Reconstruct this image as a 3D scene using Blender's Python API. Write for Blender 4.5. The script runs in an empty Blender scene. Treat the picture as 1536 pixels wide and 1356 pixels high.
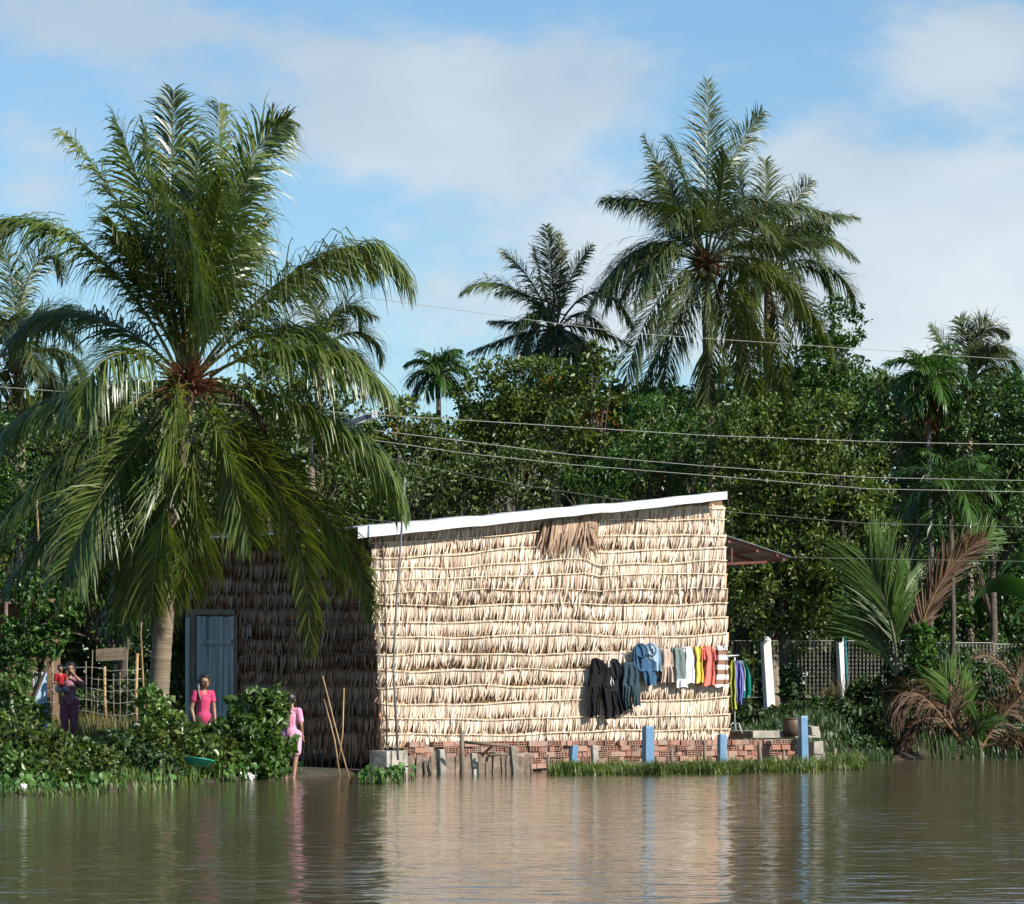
import bpy, bmesh, math, random
import numpy as np
from mathutils import Vector, Matrix, Quaternion
random.seed(7)
RNG = np.random.default_rng(11)
C = bpy.context.scene.collection
S = bpy.context.scene

# ------------------------------------------------------------------ camera, sky, sun, exposure
CAMH, F, CX, HY = 1.1, 6000.0, 768.0, 1050.0
cam = bpy.data.cameras.new("camera"); cam_o = bpy.data.objects.new("camera", cam); C.objects.link(cam_o)
cam.sensor_width = 36; cam.lens = 36 * F / 1536; cam.shift_y = (HY - 678) / 1536
cam.clip_start = 0.5; cam.clip_end = 3000
cam_o.location = (0, 0, CAMH); cam_o.rotation_euler = (math.radians(90), 0, 0)
S.camera = cam_o
SUN_AZ, SUN_EL = math.radians(122), math.radians(34)      # clockwise from +Y (the view direction)
sun = bpy.data.lights.new("sun", 'SUN'); sun.energy = 5.0; sun.angle = math.radians(0.5); sun.color = (1.0, 0.94, 0.84)
sun_o = bpy.data.objects.new("sun", sun); C.objects.link(sun_o)
sdir = Vector((math.sin(SUN_AZ) * math.cos(SUN_EL), math.cos(SUN_AZ) * math.cos(SUN_EL), math.sin(SUN_EL)))
sun_o.rotation_euler = sdir.to_track_quat('Z', 'Y').to_euler(); sun_o.location = (30, -20, 40)
S.view_settings.view_transform = 'Standard'; S.view_settings.look = 'None'
S.view_settings.exposure = 0.55; S.view_settings.gamma = 1

def make_world():
    w = bpy.data.worlds.new("World"); S.world = w; w.use_nodes = True
    nt = w.node_tree; nt.nodes.clear(); N = nt.nodes.new; L = nt.links.new
    out = N('ShaderNodeOutputWorld'); bg = N('ShaderNodeBackground'); bg.inputs[1].default_value = 0.0935
    L(bg.outputs[0], out.inputs[0])
    sky = N('ShaderNodeTexSky'); sky.sky_type = 'NISHITA'; sky.sun_disc = False
    sky.sun_elevation = SUN_EL; sky.sun_rotation = SUN_AZ; sky.air_density = 1.0; sky.dust_density = 0.3; sky.ozone_density = 2.5
    geo = N('ShaderNodeTexCoord')
    sep = N('ShaderNodeSeparateXYZ'); L(geo.outputs['Generated'], sep.inputs[0])
    def mth(op, a, b=None, clamp=False):
        n = N('ShaderNodeMath'); n.operation = op; n.use_clamp = clamp
        for i, v in enumerate((a, b)):
            if v is None: continue
            if isinstance(v, (int, float)): n.inputs[i].default_value = v
            else: L(v, n.inputs[i])
        return n.outputs[0]
    # haze tint: bluer band low in the sky
    tint = N('ShaderNodeMix'); tint.data_type = 'RGBA'; tint.blend_type = 'MULTIPLY'; tint.inputs[0].default_value = 1
    L(sky.outputs[0], tint.inputs[6]); tint.inputs[7].default_value = (0.76, 0.93, 1.03, 1)
    # cloud banks: soft masses at fixed directions (u right, v up, tangents), broken by noise
    az = mth('ARCTAN2', sep.outputs[0], sep.outputs[1]); el = mth('ARCSINE', sep.outputs[2])
    comb = N('ShaderNodeCombineXYZ'); L(az, comb.inputs[0]); L(mth('MULTIPLY', el, 1.7), comb.inputs[1])
    def noise(scale, det, off, rough=0.5, dist=0.0):
        mp = N('ShaderNodeMapping'); mp.inputs['Location'].default_value = off; L(comb.outputs[0], mp.inputs[0])
        n = N('ShaderNodeTexNoise'); n.inputs['Scale'].default_value = scale; n.inputs['Detail'].default_value = det
        n.inputs['Roughness'].default_value = rough; n.inputs['Distortion'].default_value = dist
        L(mp.outputs[0], n.inputs['Vector']); return n.outputs[0]
    n1 = noise(15, 8, (3.1, 1.7, 0), 0.56, 0.3); n2 = noise(42, 7, (0.3, 5.7, 0), 0.62)
    blobs = [(690, 150, 300, 120, .80), (560, 250, 260, 130, .42), (900, 110, 120, 90, .25), (1440, 400, 230, 135, 1.5), (1215, 265, 95, 75, .75), (1300, 420, 160, 120, .5),
             (1460, 95, 170, 90, .95), (880, 400, 190, 110, .62), (60, 280, 110, 90, .75), (60, 25, 190, 60, .65), (230, 60, 150, 60, .3), (600, 480, 220, 70, .3), (1000, 480, 300, 90, .35)]
    acc = None
    for (px, py, rx, ry, amp) in blobs:
        u0 = (px - CX) / F; v0 = (HY - py) / F
        du = mth('DIVIDE', mth('SUBTRACT', az, u0), rx / F); dv = mth('DIVIDE', mth('SUBTRACT', el, v0), ry / F)
        r2 = mth('ADD', mth('MULTIPLY', du, du), mth('MULTIPLY', dv, dv))
        g = mth('MULTIPLY', mth('EXPONENT', mth('MULTIPLY', r2, -0.9)), amp)
        acc = g if acc is None else mth('ADD', acc, g)
    # elsewhere in the sky: scattered clouds
    far = mth('MULTIPLY', mth('SUBTRACT', n1, 0.45), 2.2)
    m = mth('ADD', acc, mth('ADD', mth('MULTIPLY', mth('SUBTRACT', n1, 0.5), 1.5), mth('MULTIPLY', mth('SUBTRACT', n2, 0.5), 1.0)))
    rr = N('ShaderNodeMapRange'); rr.interpolation_type = 'SMOOTHSTEP'; rr.inputs[1].default_value = 0.20; rr.inputs[2].default_value = .82
    rr.inputs[3].default_value = 0.0; rr.inputs[4].default_value = 0.88; L(m, rr.inputs[0])
    # cloud shade: lighter to the right, where the sun is, greyer inside
    cs = N('ShaderNodeMix'); cs.data_type = 'RGBA'
    cs.inputs[6].default_value = (3.6, 4.45, 5.3, 1); cs.inputs[7].default_value = (6.0, 6.45, 6.75, 1)
    sh = mth('ADD', mth('MULTIPLY', noise(20, 5, (0.35, 5.9, 0), 0.5), 1.3), mth('ADD', mth('MULTIPLY', az, 1.6), mth('MULTIPLY', mth('SUBTRACT', 0.125, el), 9.0))); L(mth('SUBTRACT', sh, 0.22, True), cs.inputs[0])
    mx = N('ShaderNodeMix'); mx.data_type = 'RGBA'; L(rr.outputs[0], mx.inputs[0]); L(tint.outputs[2], mx.inputs[6]); L(cs.outputs[2], mx.inputs[7])
    L(mx.outputs[2], bg.inputs[0])
make_world()

# ------------------------------------------------------------------ helpers
def P(px, py, d): return Vector(((px - CX) * d / F, d, CAMH + (HY - py) * d / F))
def tag(o, label=None, cat=None, group=None, kind=None):
    if label: o['label'] = label
    if cat: o['category'] = cat
    if group: o['group'] = group
    if kind: o['kind'] = kind
    return o
def thing(name, loc, label, cat, group=None):
    o = bpy.data.objects.new(name, None); C.objects.link(o); o.location = loc; o.empty_display_size = .2
    return tag(o, label, cat, group)
class MB:
    def __init__(s): s.v = []; s.f = []; s.mi = []; s.n = 0
    def add(s, verts, faces, mi=0):
        s.v.extend([tuple(v) for v in verts]); s.f.extend([tuple(i + s.n for i in f) for f in faces]); s.mi.extend([mi] * len(faces)); s.n += len(verts)
    def box(s, c, size, rot=None, mi=0, taper=1.0, jit=0):
        hx, hy, hz = size[0] / 2, size[1] / 2, size[2] / 2
        vs = []
        for z in (-1, 1):
            t = taper if z > 0 else 1
            for x, y in ((-1, -1), (1, -1), (1, 1), (-1, 1)):
                v = Vector((x * hx * t + random.uniform(-jit, jit), y * hy * t + random.uniform(-jit, jit), z * hz + random.uniform(-jit, jit)))
                if rot is not None: v = rot @ v
                vs.append(v + Vector(c))
        s.add(vs, [(3, 2, 1, 0), (4, 5, 6, 7), (0, 1, 5, 4), (1, 2, 6, 5), (2, 3, 7, 6), (3, 0, 4, 7)], mi)
    def tube(s, pts, rads, n=8, mi=0, caps=True):
        pts = [Vector(p) for p in pts]
        if isinstance(rads, (int, float)): rads = [rads] * len(pts)
        vs = []; ref = None
        for i, p in enumerate(pts):
            t = (pts[min(i + 1, len(pts) - 1)] - pts[max(i - 1, 0)]).normalized()
            if ref is None:
                ref = t.orthogonal().normalized()
            a = (ref - t * ref.dot(t)).normalized(); ref = a; b = t.cross(a)
            for k in range(n):
                an = 2 * math.pi * k / n
                vs.append(p + (a * math.cos(an) + b * math.sin(an)) * rads[i])
        fs = []
        for i in range(len(pts) - 1):
            for k in range(n):
                k2 = (k + 1) % n
                fs.append((i * n + k, i * n + k2, (i + 1) * n + k2, (i + 1) * n + k))
        if caps: fs += [tuple(range(n - 1, -1, -1)), tuple((len(pts) - 1) * n + k for k in range(n))]
        s.add(vs, fs, mi)
    def lathe(s, c, prof, n=20, mi=0):
        vs = []; fs = []
        for r, z in prof:
            for k in range(n):
                a = 2 * math.pi * k / n; vs.append((c[0] + r * math.cos(a), c[1] + r * math.sin(a), c[2] + z))
        for i in range(len(prof) - 1):
            for k in range(n):
                k2 = (k + 1) % n; fs.append((i * n + k, i * n + k2, (i + 1) * n + k2, (i + 1) * n + k))
        s.add(vs, fs, mi)
    def ball(s, c, r, seg=8, rings=6, mi=0, scale=(1, 1, 1)):
        vs = []; fs = []
        for i in range(rings + 1):
            th = math.pi * i / rings
            for k in range(seg):
                a = 2 * math.pi * k / seg
                vs.append((c[0] + r * scale[0] * math.sin(th) * math.cos(a), c[1] + r * scale[1] * math.sin(th) * math.sin(a), c[2] + r * scale[2] * math.cos(th)))
        for i in range(rings):
            for k in range(seg):
                k2 = (k + 1) % seg; fs.append((i * seg + k, (i + 1) * seg + k, (i + 1) * seg + k2, i * seg + k2))
        s.add(vs, fs, mi)
    def cone2(s, a, b, ra, rb, n=10, mi=0):     # rounded capsule
        s.ball(a, ra, 12, 8, mi); s.ball(b, rb, 12, 8, mi); s.tube([a, b], [ra, rb], n, mi)
    def build(s, name, mats, parent=None, smooth=False):
        me = bpy.data.meshes.new(name); me.from_pydata(s.v, [], s.f)
        if not isinstance(mats, (list, tuple)): mats = [mats]
        for m in mats: me.materials.append(m)
        if len(mats) > 1: me.polygons.foreach_set('material_index', s.mi)
        if smooth: me.polygons.foreach_set('use_smooth', [True] * len(me.polygons))
        me.update()
        return link(name, me, parent)
def link(name, me, parent=None):
    o = bpy.data.objects.new(name, me); C.objects.link(o)
    if parent is not None:
        o.parent = parent
        root = parent; off = Vector(parent.location)
        while root.parent is not None: root = root.parent; off += Vector(root.location)
        o.location = -off            # meshes are written in world coordinates
    return o
def np_mesh(name, V, Fc, mats, parent=None, smooth=False, mi=None):
    V = np.asarray(V, dtype=np.float32).reshape(-1, 3); Fc = np.asarray(Fc, dtype=np.int32); k = Fc.shape[1]; nf = Fc.shape[0]
    me = bpy.data.meshes.new(name); me.vertices.add(len(V)); me.vertices.foreach_set('co', V.ravel())
    me.loops.add(nf * k); me.loops.foreach_set('vertex_index', Fc.ravel())
    me.polygons.add(nf); me.polygons.foreach_set('loop_start', np.arange(0, nf * k, k, dtype=np.int32))
    if not isinstance(mats, (list, tuple)): mats = [mats]
    for m in mats: me.materials.append(m)
    if mi is not None: me.polygons.foreach_set('material_index', np.asarray(mi, dtype=np.int32))
    if smooth: me.polygons.foreach_set('use_smooth', np.ones(nf, dtype=bool))
    me.update(calc_edges=True); me.validate()
    return link(name, me, parent)
def nrm(a): return a / np.maximum(np.linalg.norm(a, axis=-1, keepdims=True), 1e-9)

# ------------------------------------------------------------------ materials
def base_mat(name):
    m = bpy.data.materials.new(name); m.use_nodes = True; nt = m.node_tree; nt.nodes.clear()
    out = nt.nodes.new('ShaderNodeOutputMaterial'); p = nt.nodes.new('ShaderNodeBsdfPrincipled')
    nt.links.new(p.outputs[0], out.inputs[0]); return m, nt, p, out
def ramp(nt, stops, src, interp='LINEAR'):
    r = nt.nodes.new('ShaderNodeValToRGB'); cr = r.color_ramp; cr.interpolation = interp
    while len(cr.elements) < len(stops): cr.elements.new(0.5)
    for e, (pos, col) in zip(cr.elements, stops): e.position = pos; e.color = (*col, 1)
    nt.links.new(src, r.inputs[0]); return r.outputs[0]
def leaf_mat(name, cols, rough=0.42, trans=0.3, spec=0.5, transcol=None):
    """colour differs from leaf to leaf, a little light passes through"""
    m, nt, p, out = base_mat(name); N = nt.nodes.new; L = nt.links.new
    g = N('ShaderNodeNewGeometry')
    st = [(i / max(1, len(cols) - 1), c) for i, c in enumerate(cols)]
    col = ramp(nt, st, g.outputs['Random Per Island'])
    tc = N('ShaderNodeTexCoord'); nz = N('ShaderNodeTexNoise'); nz.inputs['Scale'].default_value = 1.1; nz.inputs['Detail'].default_value = 3
    L(tc.outputs['Object'], nz.inputs['Vector'])
    hs = N('ShaderNodeHueSaturation'); L(col, hs.inputs['Color'])
    mr = N('ShaderNodeMapRange'); mr.inputs[1].default_value = .3; mr.inputs[2].default_value = .7; mr.inputs[3].default_value = .7; mr.inputs[4].default_value = 1.35
    L(nz.outputs[0], mr.inputs[0]); L(mr.outputs[0], hs.inputs['Value'])
    L(hs.outputs[0], p.inputs['Base Color']); p.inputs['Roughness'].default_value = rough; p.inputs['Specular IOR Level'].default_value = spec
    if trans > 0:
        t = N('ShaderNodeBsdfTranslucent'); mx = N('ShaderNodeMixShader'); mx.inputs[0].default_value = trans
        mc = N('ShaderNodeMix'); mc.data_type = 'RGBA'; mc.blend_type = 'MULTIPLY'; mc.inputs[0].default_value = 1
        L(hs.outputs[0], mc.inputs[6]); mc.inputs[7].default_value = (1.5, 1.6, .5, 1); L(mc.outputs[2], t.inputs[0])
        L(p.outputs[0], mx.inputs[1]); L(t.outputs[0], mx.inputs[2]); L(mx.outputs[0], out.inputs[0])
    return m
def solid_mat(name, c1, c2=None, rough=0.7, scale=6, bump=0.0, bscale=None, stretch=(1, 1, 1), metallic=0, spec=0.4, detail=5, stain=None, island=0):
    """noise-mottled paint, wood, concrete, cloth"""
    m, nt, p, out = base_mat(name); N = nt.nodes.new; L = nt.links.new
    c2 = c2 or tuple(x * 0.75 for x in c1)
    tc = N('ShaderNodeTexCoord'); mp = N('ShaderNodeMapping'); mp.inputs['Scale'].default_value = stretch; L(tc.outputs['Object'], mp.inputs[0])
    nz = N('ShaderNodeTexNoise'); nz.inputs['Scale'].default_value = scale; nz.inputs['Detail'].default_value = detail; nz.inputs['Roughness'].default_value = .62; L(mp.outputs[0], nz.inputs['Vector'])
    col = ramp(nt, [(0.35, c2), (0.65, c1)], nz.outputs[0])
    if stain:
        n3 = N('ShaderNodeTexNoise'); n3.inputs['Scale'].default_value = scale * .35; n3.inputs['Detail'].default_value = 6; L(mp.outputs[0], n3.inputs['Vector'])
        f = ramp(nt, [(0.5, (0, 0, 0)), (0.68, (1, 1, 1))], n3.outputs[0])
        mx = N('ShaderNodeMix'); mx.data_type = 'RGBA'; L(f, mx.inputs[0]); L(col, mx.inputs[6]); mx.inputs[7].default_value = (*stain, 1); col = mx.outputs[2]
    if island:
        g = N('ShaderNodeNewGeometry'); hs = N('ShaderNodeHueSaturation'); L(col, hs.inputs['Color'])
        mr = N('ShaderNodeMapRange'); mr.inputs[3].default_value = 1 - island; mr.inputs[4].default_value = 1 + island; L(g.outputs['Random Per Island'], mr.inputs[0]); L(mr.outputs[0], hs.inputs['Value']); col = hs.outputs[0]
    L(col, p.inputs['Base Color']); p.inputs['Roughness'].default_value = rough; p.inputs['Metallic'].default_value = metallic; p.inputs['Specular IOR Level'].default_value = spec
    if bump:
        n2 = N('ShaderNodeTexNoise'); n2.inputs['Scale'].default_value = bscale or scale * 3; n2.inputs['Detail'].default_value = 4; L(mp.outputs[0], n2.inputs['Vector'])
        b = N('ShaderNodeBump'); b.inputs['Strength'].default_value = bump; b.inputs['Distance'].default_value = .02; L(n2.outputs[0], b.inputs['Height']); L(b.outputs[0], p.inputs['Normal'])
    return m
M = {}
M['palm'] = leaf_mat('coconut_leaflet', [(.050, .084, .018), (.070, .112, .022), (.105, .145, .030), (.16, .185, .05)], .34, .34, .65)
M['palm_far'] = leaf_mat('far_coconut_leaflet', [(.038, .068, .024), (.055, .090, .030), (.080, .11, .036), (.14, .14, .055)], .38, .26, .5)
M['palm_dry'] = leaf_mat('dry_palm_leaflet', [(.060, .030, .017), (.11, .060, .032), (.05, .028, .017), (.16, .105, .06)], .6, .15, .3)
M['palm_yellow'] = leaf_mat('yellowing_palm_leaflet', [(.065, .10, .022), (.12, .14, .03), (.05, .085, .018), (.16, .15, .04)], .36, .3, .55)
M['rachis'] = solid_mat('leaf_rib', (.17, .165, .045), (.11, .12, .03), .45, 8)
M['rachis_far'] = solid_mat('dark_leaf_rib', (.11, .12, .05), (.08, .08, .035), .5, 8)
M['rachis_dry'] = solid_mat('dry_leaf_rib', (.20, .12, .055), (.13, .075, .03), .7, 8)
M['fibre'] = solid_mat('coconut_fibre', (.20, .075, .028), (.085, .035, .015), .9, 20, .6)
M['nut'] = solid_mat('coconut_husk', (.14, .09, .03), (.10, .12, .03), .5, 10)
M['rednut'] = solid_mat('areca_nut', (.30, .05, .015), (.16, .04, .02), .5, 10)
M['trunk'] = solid_mat('palm_trunk_bark', (.25, .19, .125), (.14, .105, .07), .85, 5, .5, 18, (.5, .5, 9), stain=(.12, .10, .07))
M['bark'] = solid_mat('tree_bark', (.10, .08, .058), (.05, .04, .03), .85, 7, .5)
M['palebark'] = solid_mat('pale_bark', (.19, .17, .135), (.11, .10, .08), .8, 7, .4)
M['leafA'] = leaf_mat('olive_green_leaf', [(.042, .074, .013), (.070, .110, .017), (.11, .145, .022), (.048, .085, .014)], .38, .25)
M['leafB'] = leaf_mat('deep_green_leaf', [(.032, .078, .018), (.048, .108, .022), (.072, .140, .030), (.032, .068, .017)], .35, .22)
M['leafC'] = leaf_mat('fresh_green_leaf', [(.040, .100, .016), (.060, .135, .020), (.03, .08, .016), (.085, .15, .03)], .36, .3)
M['leafD'] = leaf_mat('dark_leaf', [(.040, .070, .014), (.060, .098, .018), (.090, .130, .024), (.038, .060, .014)], .42, .18)
M['leafE'] = leaf_mat('yellow_green_leaf', [(.055, .10, .016), (.085, .135, .020), (.125, .165, .028), (.038, .070, .015)], .4, .25)
M['leafO'] = leaf_mat('orange_leaf', [(.34, .13, .015), (.42, .20, .02), (.26, .08, .015), (.20, .12, .02)], .5, .3)
M['shrub'] = leaf_mat('shrub_leaf', [(.060, .125, .026), (.09, .17, .035), (.042, .088, .02), (.15, .21, .07)], .3, .25, .6)
M['vine'] = leaf_mat('creeper_leaf', [(.050, .095, .020), (.075, .125, .026), (.13, .16, .04), (.03, .065, .016)], .34, .28)
M['grass'] = leaf_mat('grass_blade', [(.055, .105, .022), (.09, .145, .028), (.15, .18, .045), (.04, .07, .018)], .5, .25)
M['drygrass'] = leaf_mat('dry_grass_blade', [(.18, .15, .05), (.12, .12, .03), (.25, .20, .08), (.08, .10, .025)], .6, .25)
M['bankgrass'] = leaf_mat('bank_plant_leaf', [(.022, .055, .014), (.034, .075, .018), (.05, .09, .02), (.018, .04, .012)], .5, .2)
M['hyacinth'] = leaf_mat('water_hyacinth_leaf', [(.05, .13, .022), (.08, .17, .03), (.04, .10, .018)], .45, .3, .4)
M['banana'] = leaf_mat('banana_leaf', [(.03, .085, .028), (.045, .11, .034)], .35, .35, .5)
M['wood'] = solid_mat('grey_brown_wood', (.20, .155, .11), (.11, .085, .06), .85, 9, .4, 30, (1, 1, .25), island=.25)
M['stake'] = solid_mat('weathered_stake', (.24, .19, .14), (.12, .095, .07), .85, 12, .5, 30, (1, 1, .3))
M['reed'] = solid_mat('dry_reed', (.42, .28, .13), (.28, .17, .08), .6, 9, island=.2)
M['concrete'] = solid_mat('weathered_concrete', (.42, .39, .33), (.24, .22, .185), .85, 7, .35, 30, stain=(.13, .12, .09))
M['whitepost'] = solid_mat('whitewashed_concrete', (.74, .75, .75), (.60, .61, .60), .75, 6, .2, 25, (1, 1, .4), stain=(.62, .62, .58))
M['bluepost'] = solid_mat('blue_painted_concrete', (.12, .25, .40), (.09, .19, .31), .55, 8, .15, 25, (1, 1, .5), stain=(.38, .43, .46))
M['paleblue'] = solid_mat('pale_blue_concrete', (.45, .60, .70), (.34, .47, .56), .7, 8, .15, 25)
M['mud'] = solid_mat('bank_mud', (.075, .055, .036), (.04, .03, .02), .8, 3, .6, 9, stain=(.03, .04, .015))
M['roofedge'] = solid_mat('pale_roof_flashing', (.60, .64, .68), (.48, .52, .56), .5, 5, .2, 9, (.7, 1, 2), stain=(.36, .36, .36))
M['zinc'] = solid_mat('corrugated_zinc', (.36, .38, .40), (.25, .27, .29), .5, 4, 0, None, (1, .3, 1), metallic=.15)
M['redsteel'] = solid_mat('red_primed_frame', (.22, .085, .06), (.15, .06, .045), .65, 6)
M['steel'] = solid_mat('grey_pipe', (.24, .235, .23), (.15, .15, .145), .5, 10, metallic=.3)
M['white_metal'] = solid_mat('white_lamp_metal', (.68, .69, .69), (.55, .56, .56), .4, 10)
M['darkmetal'] = solid_mat('dark_lamp_metal', (.12, .13, .15), (.08, .09, .1), .4, 10)
M['wire'] = solid_mat('power_cable', (.40, .39, .36), (.30, .29, .27), .6, 5)
M['wiredark'] = solid_mat('thin_dull_cable', (.17, .17, .15), (.12, .12, .11), .6, 5)
M['mesh'] = solid_mat('galvanised_wire', (.46, .45, .41), (.34, .33, .30), .5, 10, metallic=.2)
M['teal'] = solid_mat('teal_pipe_paint', (.03, .22, .26), (.02, .15, .18), .5, 10)
M['bamboo'] = solid_mat('pale_bamboo', (.78, .64, .45), (.62, .48, .32), .6, 14, .2, island=.15)
M['darkthatch'] = solid_mat('thatch_backing', (.22, .135, .075), (.12, .07, .038), .9, 12)
M['door'] = solid_mat('faded_blue_door', (.42, .44, .39), (.29, .31, .28), .7, 5, .2, 20, (6, 6, .35), stain=(.15, .19, .19))
M['plastic_teal'] = solid_mat('teal_plastic', (.02, .36, .24), (.02, .26, .2), .4, 10)
M['litter'] = solid_mat('white_plastic', (.7, .7, .68), (.5, .5, .5), .5, 20)
M['pot'] = solid_mat('brown_glazed_pot', (.12, .075, .05), (.07, .045, .03), .5, 9, .1, 20)
M['black'] = solid_mat('black_rubber', (.02, .02, .022), (.012, .012, .012), .5, 9)
M['skin'] = solid_mat('tanned_skin', (.30, .17, .105), (.26, .145, .09), .5, 12)
M['hair'] = solid_mat('black_hair', (.012, .010, .010), (.02, .017, .016), .38, 40, .3, 90, (1, 1, .2), spec=.6)
def cloth(name, c, c2=None, sc=14, rough=.85): return solid_mat(name, c, c2 or tuple(x * .72 for x in c), .95, sc, .35, 60, (1, 1, .35), spec=.12)
def striped(name, ca, cb, z0, period):
    m, nt, p, out = base_mat(name); N = nt.nodes.new; L = nt.links.new
    tc = N('ShaderNodeTexCoord'); sp = N('ShaderNodeSeparateXYZ'); L(tc.outputs['Object'], sp.inputs[0])
    a = N('ShaderNodeMath'); a.operation = 'ADD'; a.inputs[1].default_value = z0; L(sp.outputs[2], a.inputs[0])
    mu = N('ShaderNodeMath'); mu.operation = 'DIVIDE'; mu.inputs[1].default_value = period; L(a.outputs[0], mu.inputs[0])
    fr = N('ShaderNodeMath'); fr.operation = 'FRACT'; L(mu.outputs[0], fr.inputs[0])
    L(ramp(nt, [(0.0, ca), (0.5, cb)], fr.outputs[0], 'CONSTANT'), p.inputs['Base Color']); p.inputs['Roughness'].default_value = .85
    return m
def thatch_mat(name, cols):
    m, nt, p, out = base_mat(name); N = nt.nodes.new; L = nt.links.new
    g = N('ShaderNodeNewGeometry'); st = [(i / (len(cols) - 1), c) for i, c in enumerate(cols)]
    col = ramp(nt, st, g.outputs['Random Per Island'])
    tc = N('ShaderNodeTexCoord'); mp = N('ShaderNodeMapping'); mp.inputs['Scale'].default_value = (1, 1, .12); L(tc.outputs['Object'], mp.inputs[0])
    nz = N('ShaderNodeTexNoise'); nz.inputs['Scale'].default_value = 60; nz.inputs['Detail'].default_value = 4; L(mp.outputs[0], nz.inputs['Vector'])
    n2 = N('ShaderNodeTexNoise'); n2.inputs['Scale'].default_value = .9; n2.inputs['Detail'].default_value = 4; L(tc.outputs['Object'], n2.inputs['Vector'])
    ad = N('ShaderNodeMath'); ad.operation = 'ADD'; L(nz.outputs[0], ad.inputs[0]); L(n2.outputs[0], ad.inputs[1])
    mr = N('ShaderNodeMapRange'); mr.inputs[1].default_value = .7; mr.inputs[2].default_value = 1.3; mr.inputs[3].default_value = .72; mr.inputs[4].default_value = 1.18; L(ad.outputs[0], mr.inputs[0])
    hs = N('ShaderNodeHueSaturation'); L(col, hs.inputs['Color']); L(mr.outputs[0], hs.inputs['Value']); L(hs.outputs[0], p.inputs['Base Color'])
    p.inputs['Roughness'].default_value = .55; p.inputs['Specular IOR Level'].default_value = .35
    t = N('ShaderNodeBsdfTranslucent'); mx = N('ShaderNodeMixShader'); mx.inputs[0].default_value = .1; L(hs.outputs[0], t.inputs[0])
    L(p.outputs[0], mx.inputs[1]); L(t.outputs[0], mx.inputs[2]); L(mx.outputs[0], out.inputs[0])
    return m
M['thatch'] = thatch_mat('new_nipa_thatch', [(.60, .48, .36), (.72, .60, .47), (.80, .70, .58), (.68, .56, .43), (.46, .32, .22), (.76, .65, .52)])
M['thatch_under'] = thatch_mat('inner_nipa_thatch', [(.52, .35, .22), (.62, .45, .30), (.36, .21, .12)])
M['thatch_side'] = thatch_mat('shade_toned_nipa_thatch', [(.32, .165, .085), (.37, .20, .11), (.44, .26, .15), (.24, .115, .058), (.34, .18, .095)])  # shade of the side wall put into the colour: darker, redder than front thatch
def brick_mat():
    m, nt, p, out = base_mat('hollow_red_brick'); N = nt.nodes.new; L = nt.links.new
    g = N('ShaderNodeNewGeometry'); col = ramp(nt, [(0, (.24, .10, .07)), (.35, (.34, .16, .11)), (.6, (.38, .21, .15)), (.8, (.30, .20, .15)), (1, (.20, .10, .075))], g.outputs['Random Per Island'])
    tc = N('ShaderNodeTexCoord'); nz = N('ShaderNodeTexNoise'); nz.inputs['Scale'].default_value = 12; nz.inputs['Detail'].default_value = 5; L(tc.outputs['Object'], nz.inputs['Vector'])
    f = ramp(nt, [(.5, (0, 0, 0)), (.7, (1, 1, 1))], nz.outputs[0])
    mx = N('ShaderNodeMix'); mx.data_type = 'RGBA'; L(f, mx.inputs[0]); L(col, mx.inputs[6]); mx.inputs[7].default_value = (.30, .25, .20, 1)
    L(mx.outputs[2], p.inputs['Base Color']); p.inputs['Roughness'].default_value = .9
    return m
M['brick'] = brick_mat()
M['mortar'] = solid_mat('mortar_grout', (.26, .20, .15), (.15, .11, .08), .9, 10, .5, 30, stain=(.10, .08, .06))
def water_mat():
    m, nt, p, out = base_mat('muddy_river_water'); N = nt.nodes.new; L = nt.links.new
    p.inputs['Base Color'].default_value = (.098, .078, .043, 1); p.inputs['Roughness'].default_value = .07; p.inputs['IOR'].default_value = 1.33
    tc = N('ShaderNodeTexCoord')
    def nz(scale, det, stretch, rough=.5):
        mp = N('ShaderNodeMapping'); mp.inputs['Scale'].default_value = stretch; L(tc.outputs['Object'], mp.inputs[0])
        n = N('ShaderNodeTexNoise'); n.inputs['Scale'].default_value = scale; n.inputs['Detail'].default_value = det; n.inputs['Roughness'].default_value = rough
        L(mp.outputs[0], n.inputs['Vector']); return n.outputs[0]
    # calm and ruffled patches (gusts), ripples, small swell
    gust = N('ShaderNodeMapRange'); gust.inputs[1].default_value = .40; gust.inputs[2].default_value = .64; gust.inputs[3].default_value = .55; gust.inputs[4].default_value = 1.3
    L(nz(.16, 3, (1.0, .45, 1)), gust.inputs[0])
    def mul(a, b):
        n = N('ShaderNodeMath'); n.operation = 'MULTIPLY'
        for i, v in enumerate((a, b)):
            if isinstance(v, (int, float)): n.inputs[i].default_value = v
            else: L(v, n.inputs[i])
        return n.outputs[0]
    def add(a, b):
        n = N('ShaderNodeMath'); n.operation = 'ADD'; L(a, n.inputs[0]); L(b, n.inputs[1]); return n.outputs[0]
    h = add(mul(mul(nz(7.0, 3, (.75, 1, 1), .55), gust.outputs[0]), .0060), mul(mul(nz(2.1, 3, (.95, 1, 1), .5), gust.outputs[0]), .052))
    h = add(h, mul(mul(nz(24, 2, (1, 1, 1)), gust.outputs[0]), .0006))
    b = N('ShaderNodeBump'); b.inputs['Strength'].default_value = 1; b.inputs['Distance'].default_value = 1.0; L(h, b.inputs['Height']); L(b.outputs[0], p.inputs['Normal'])
    return m
M['water'] = water_mat()

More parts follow.
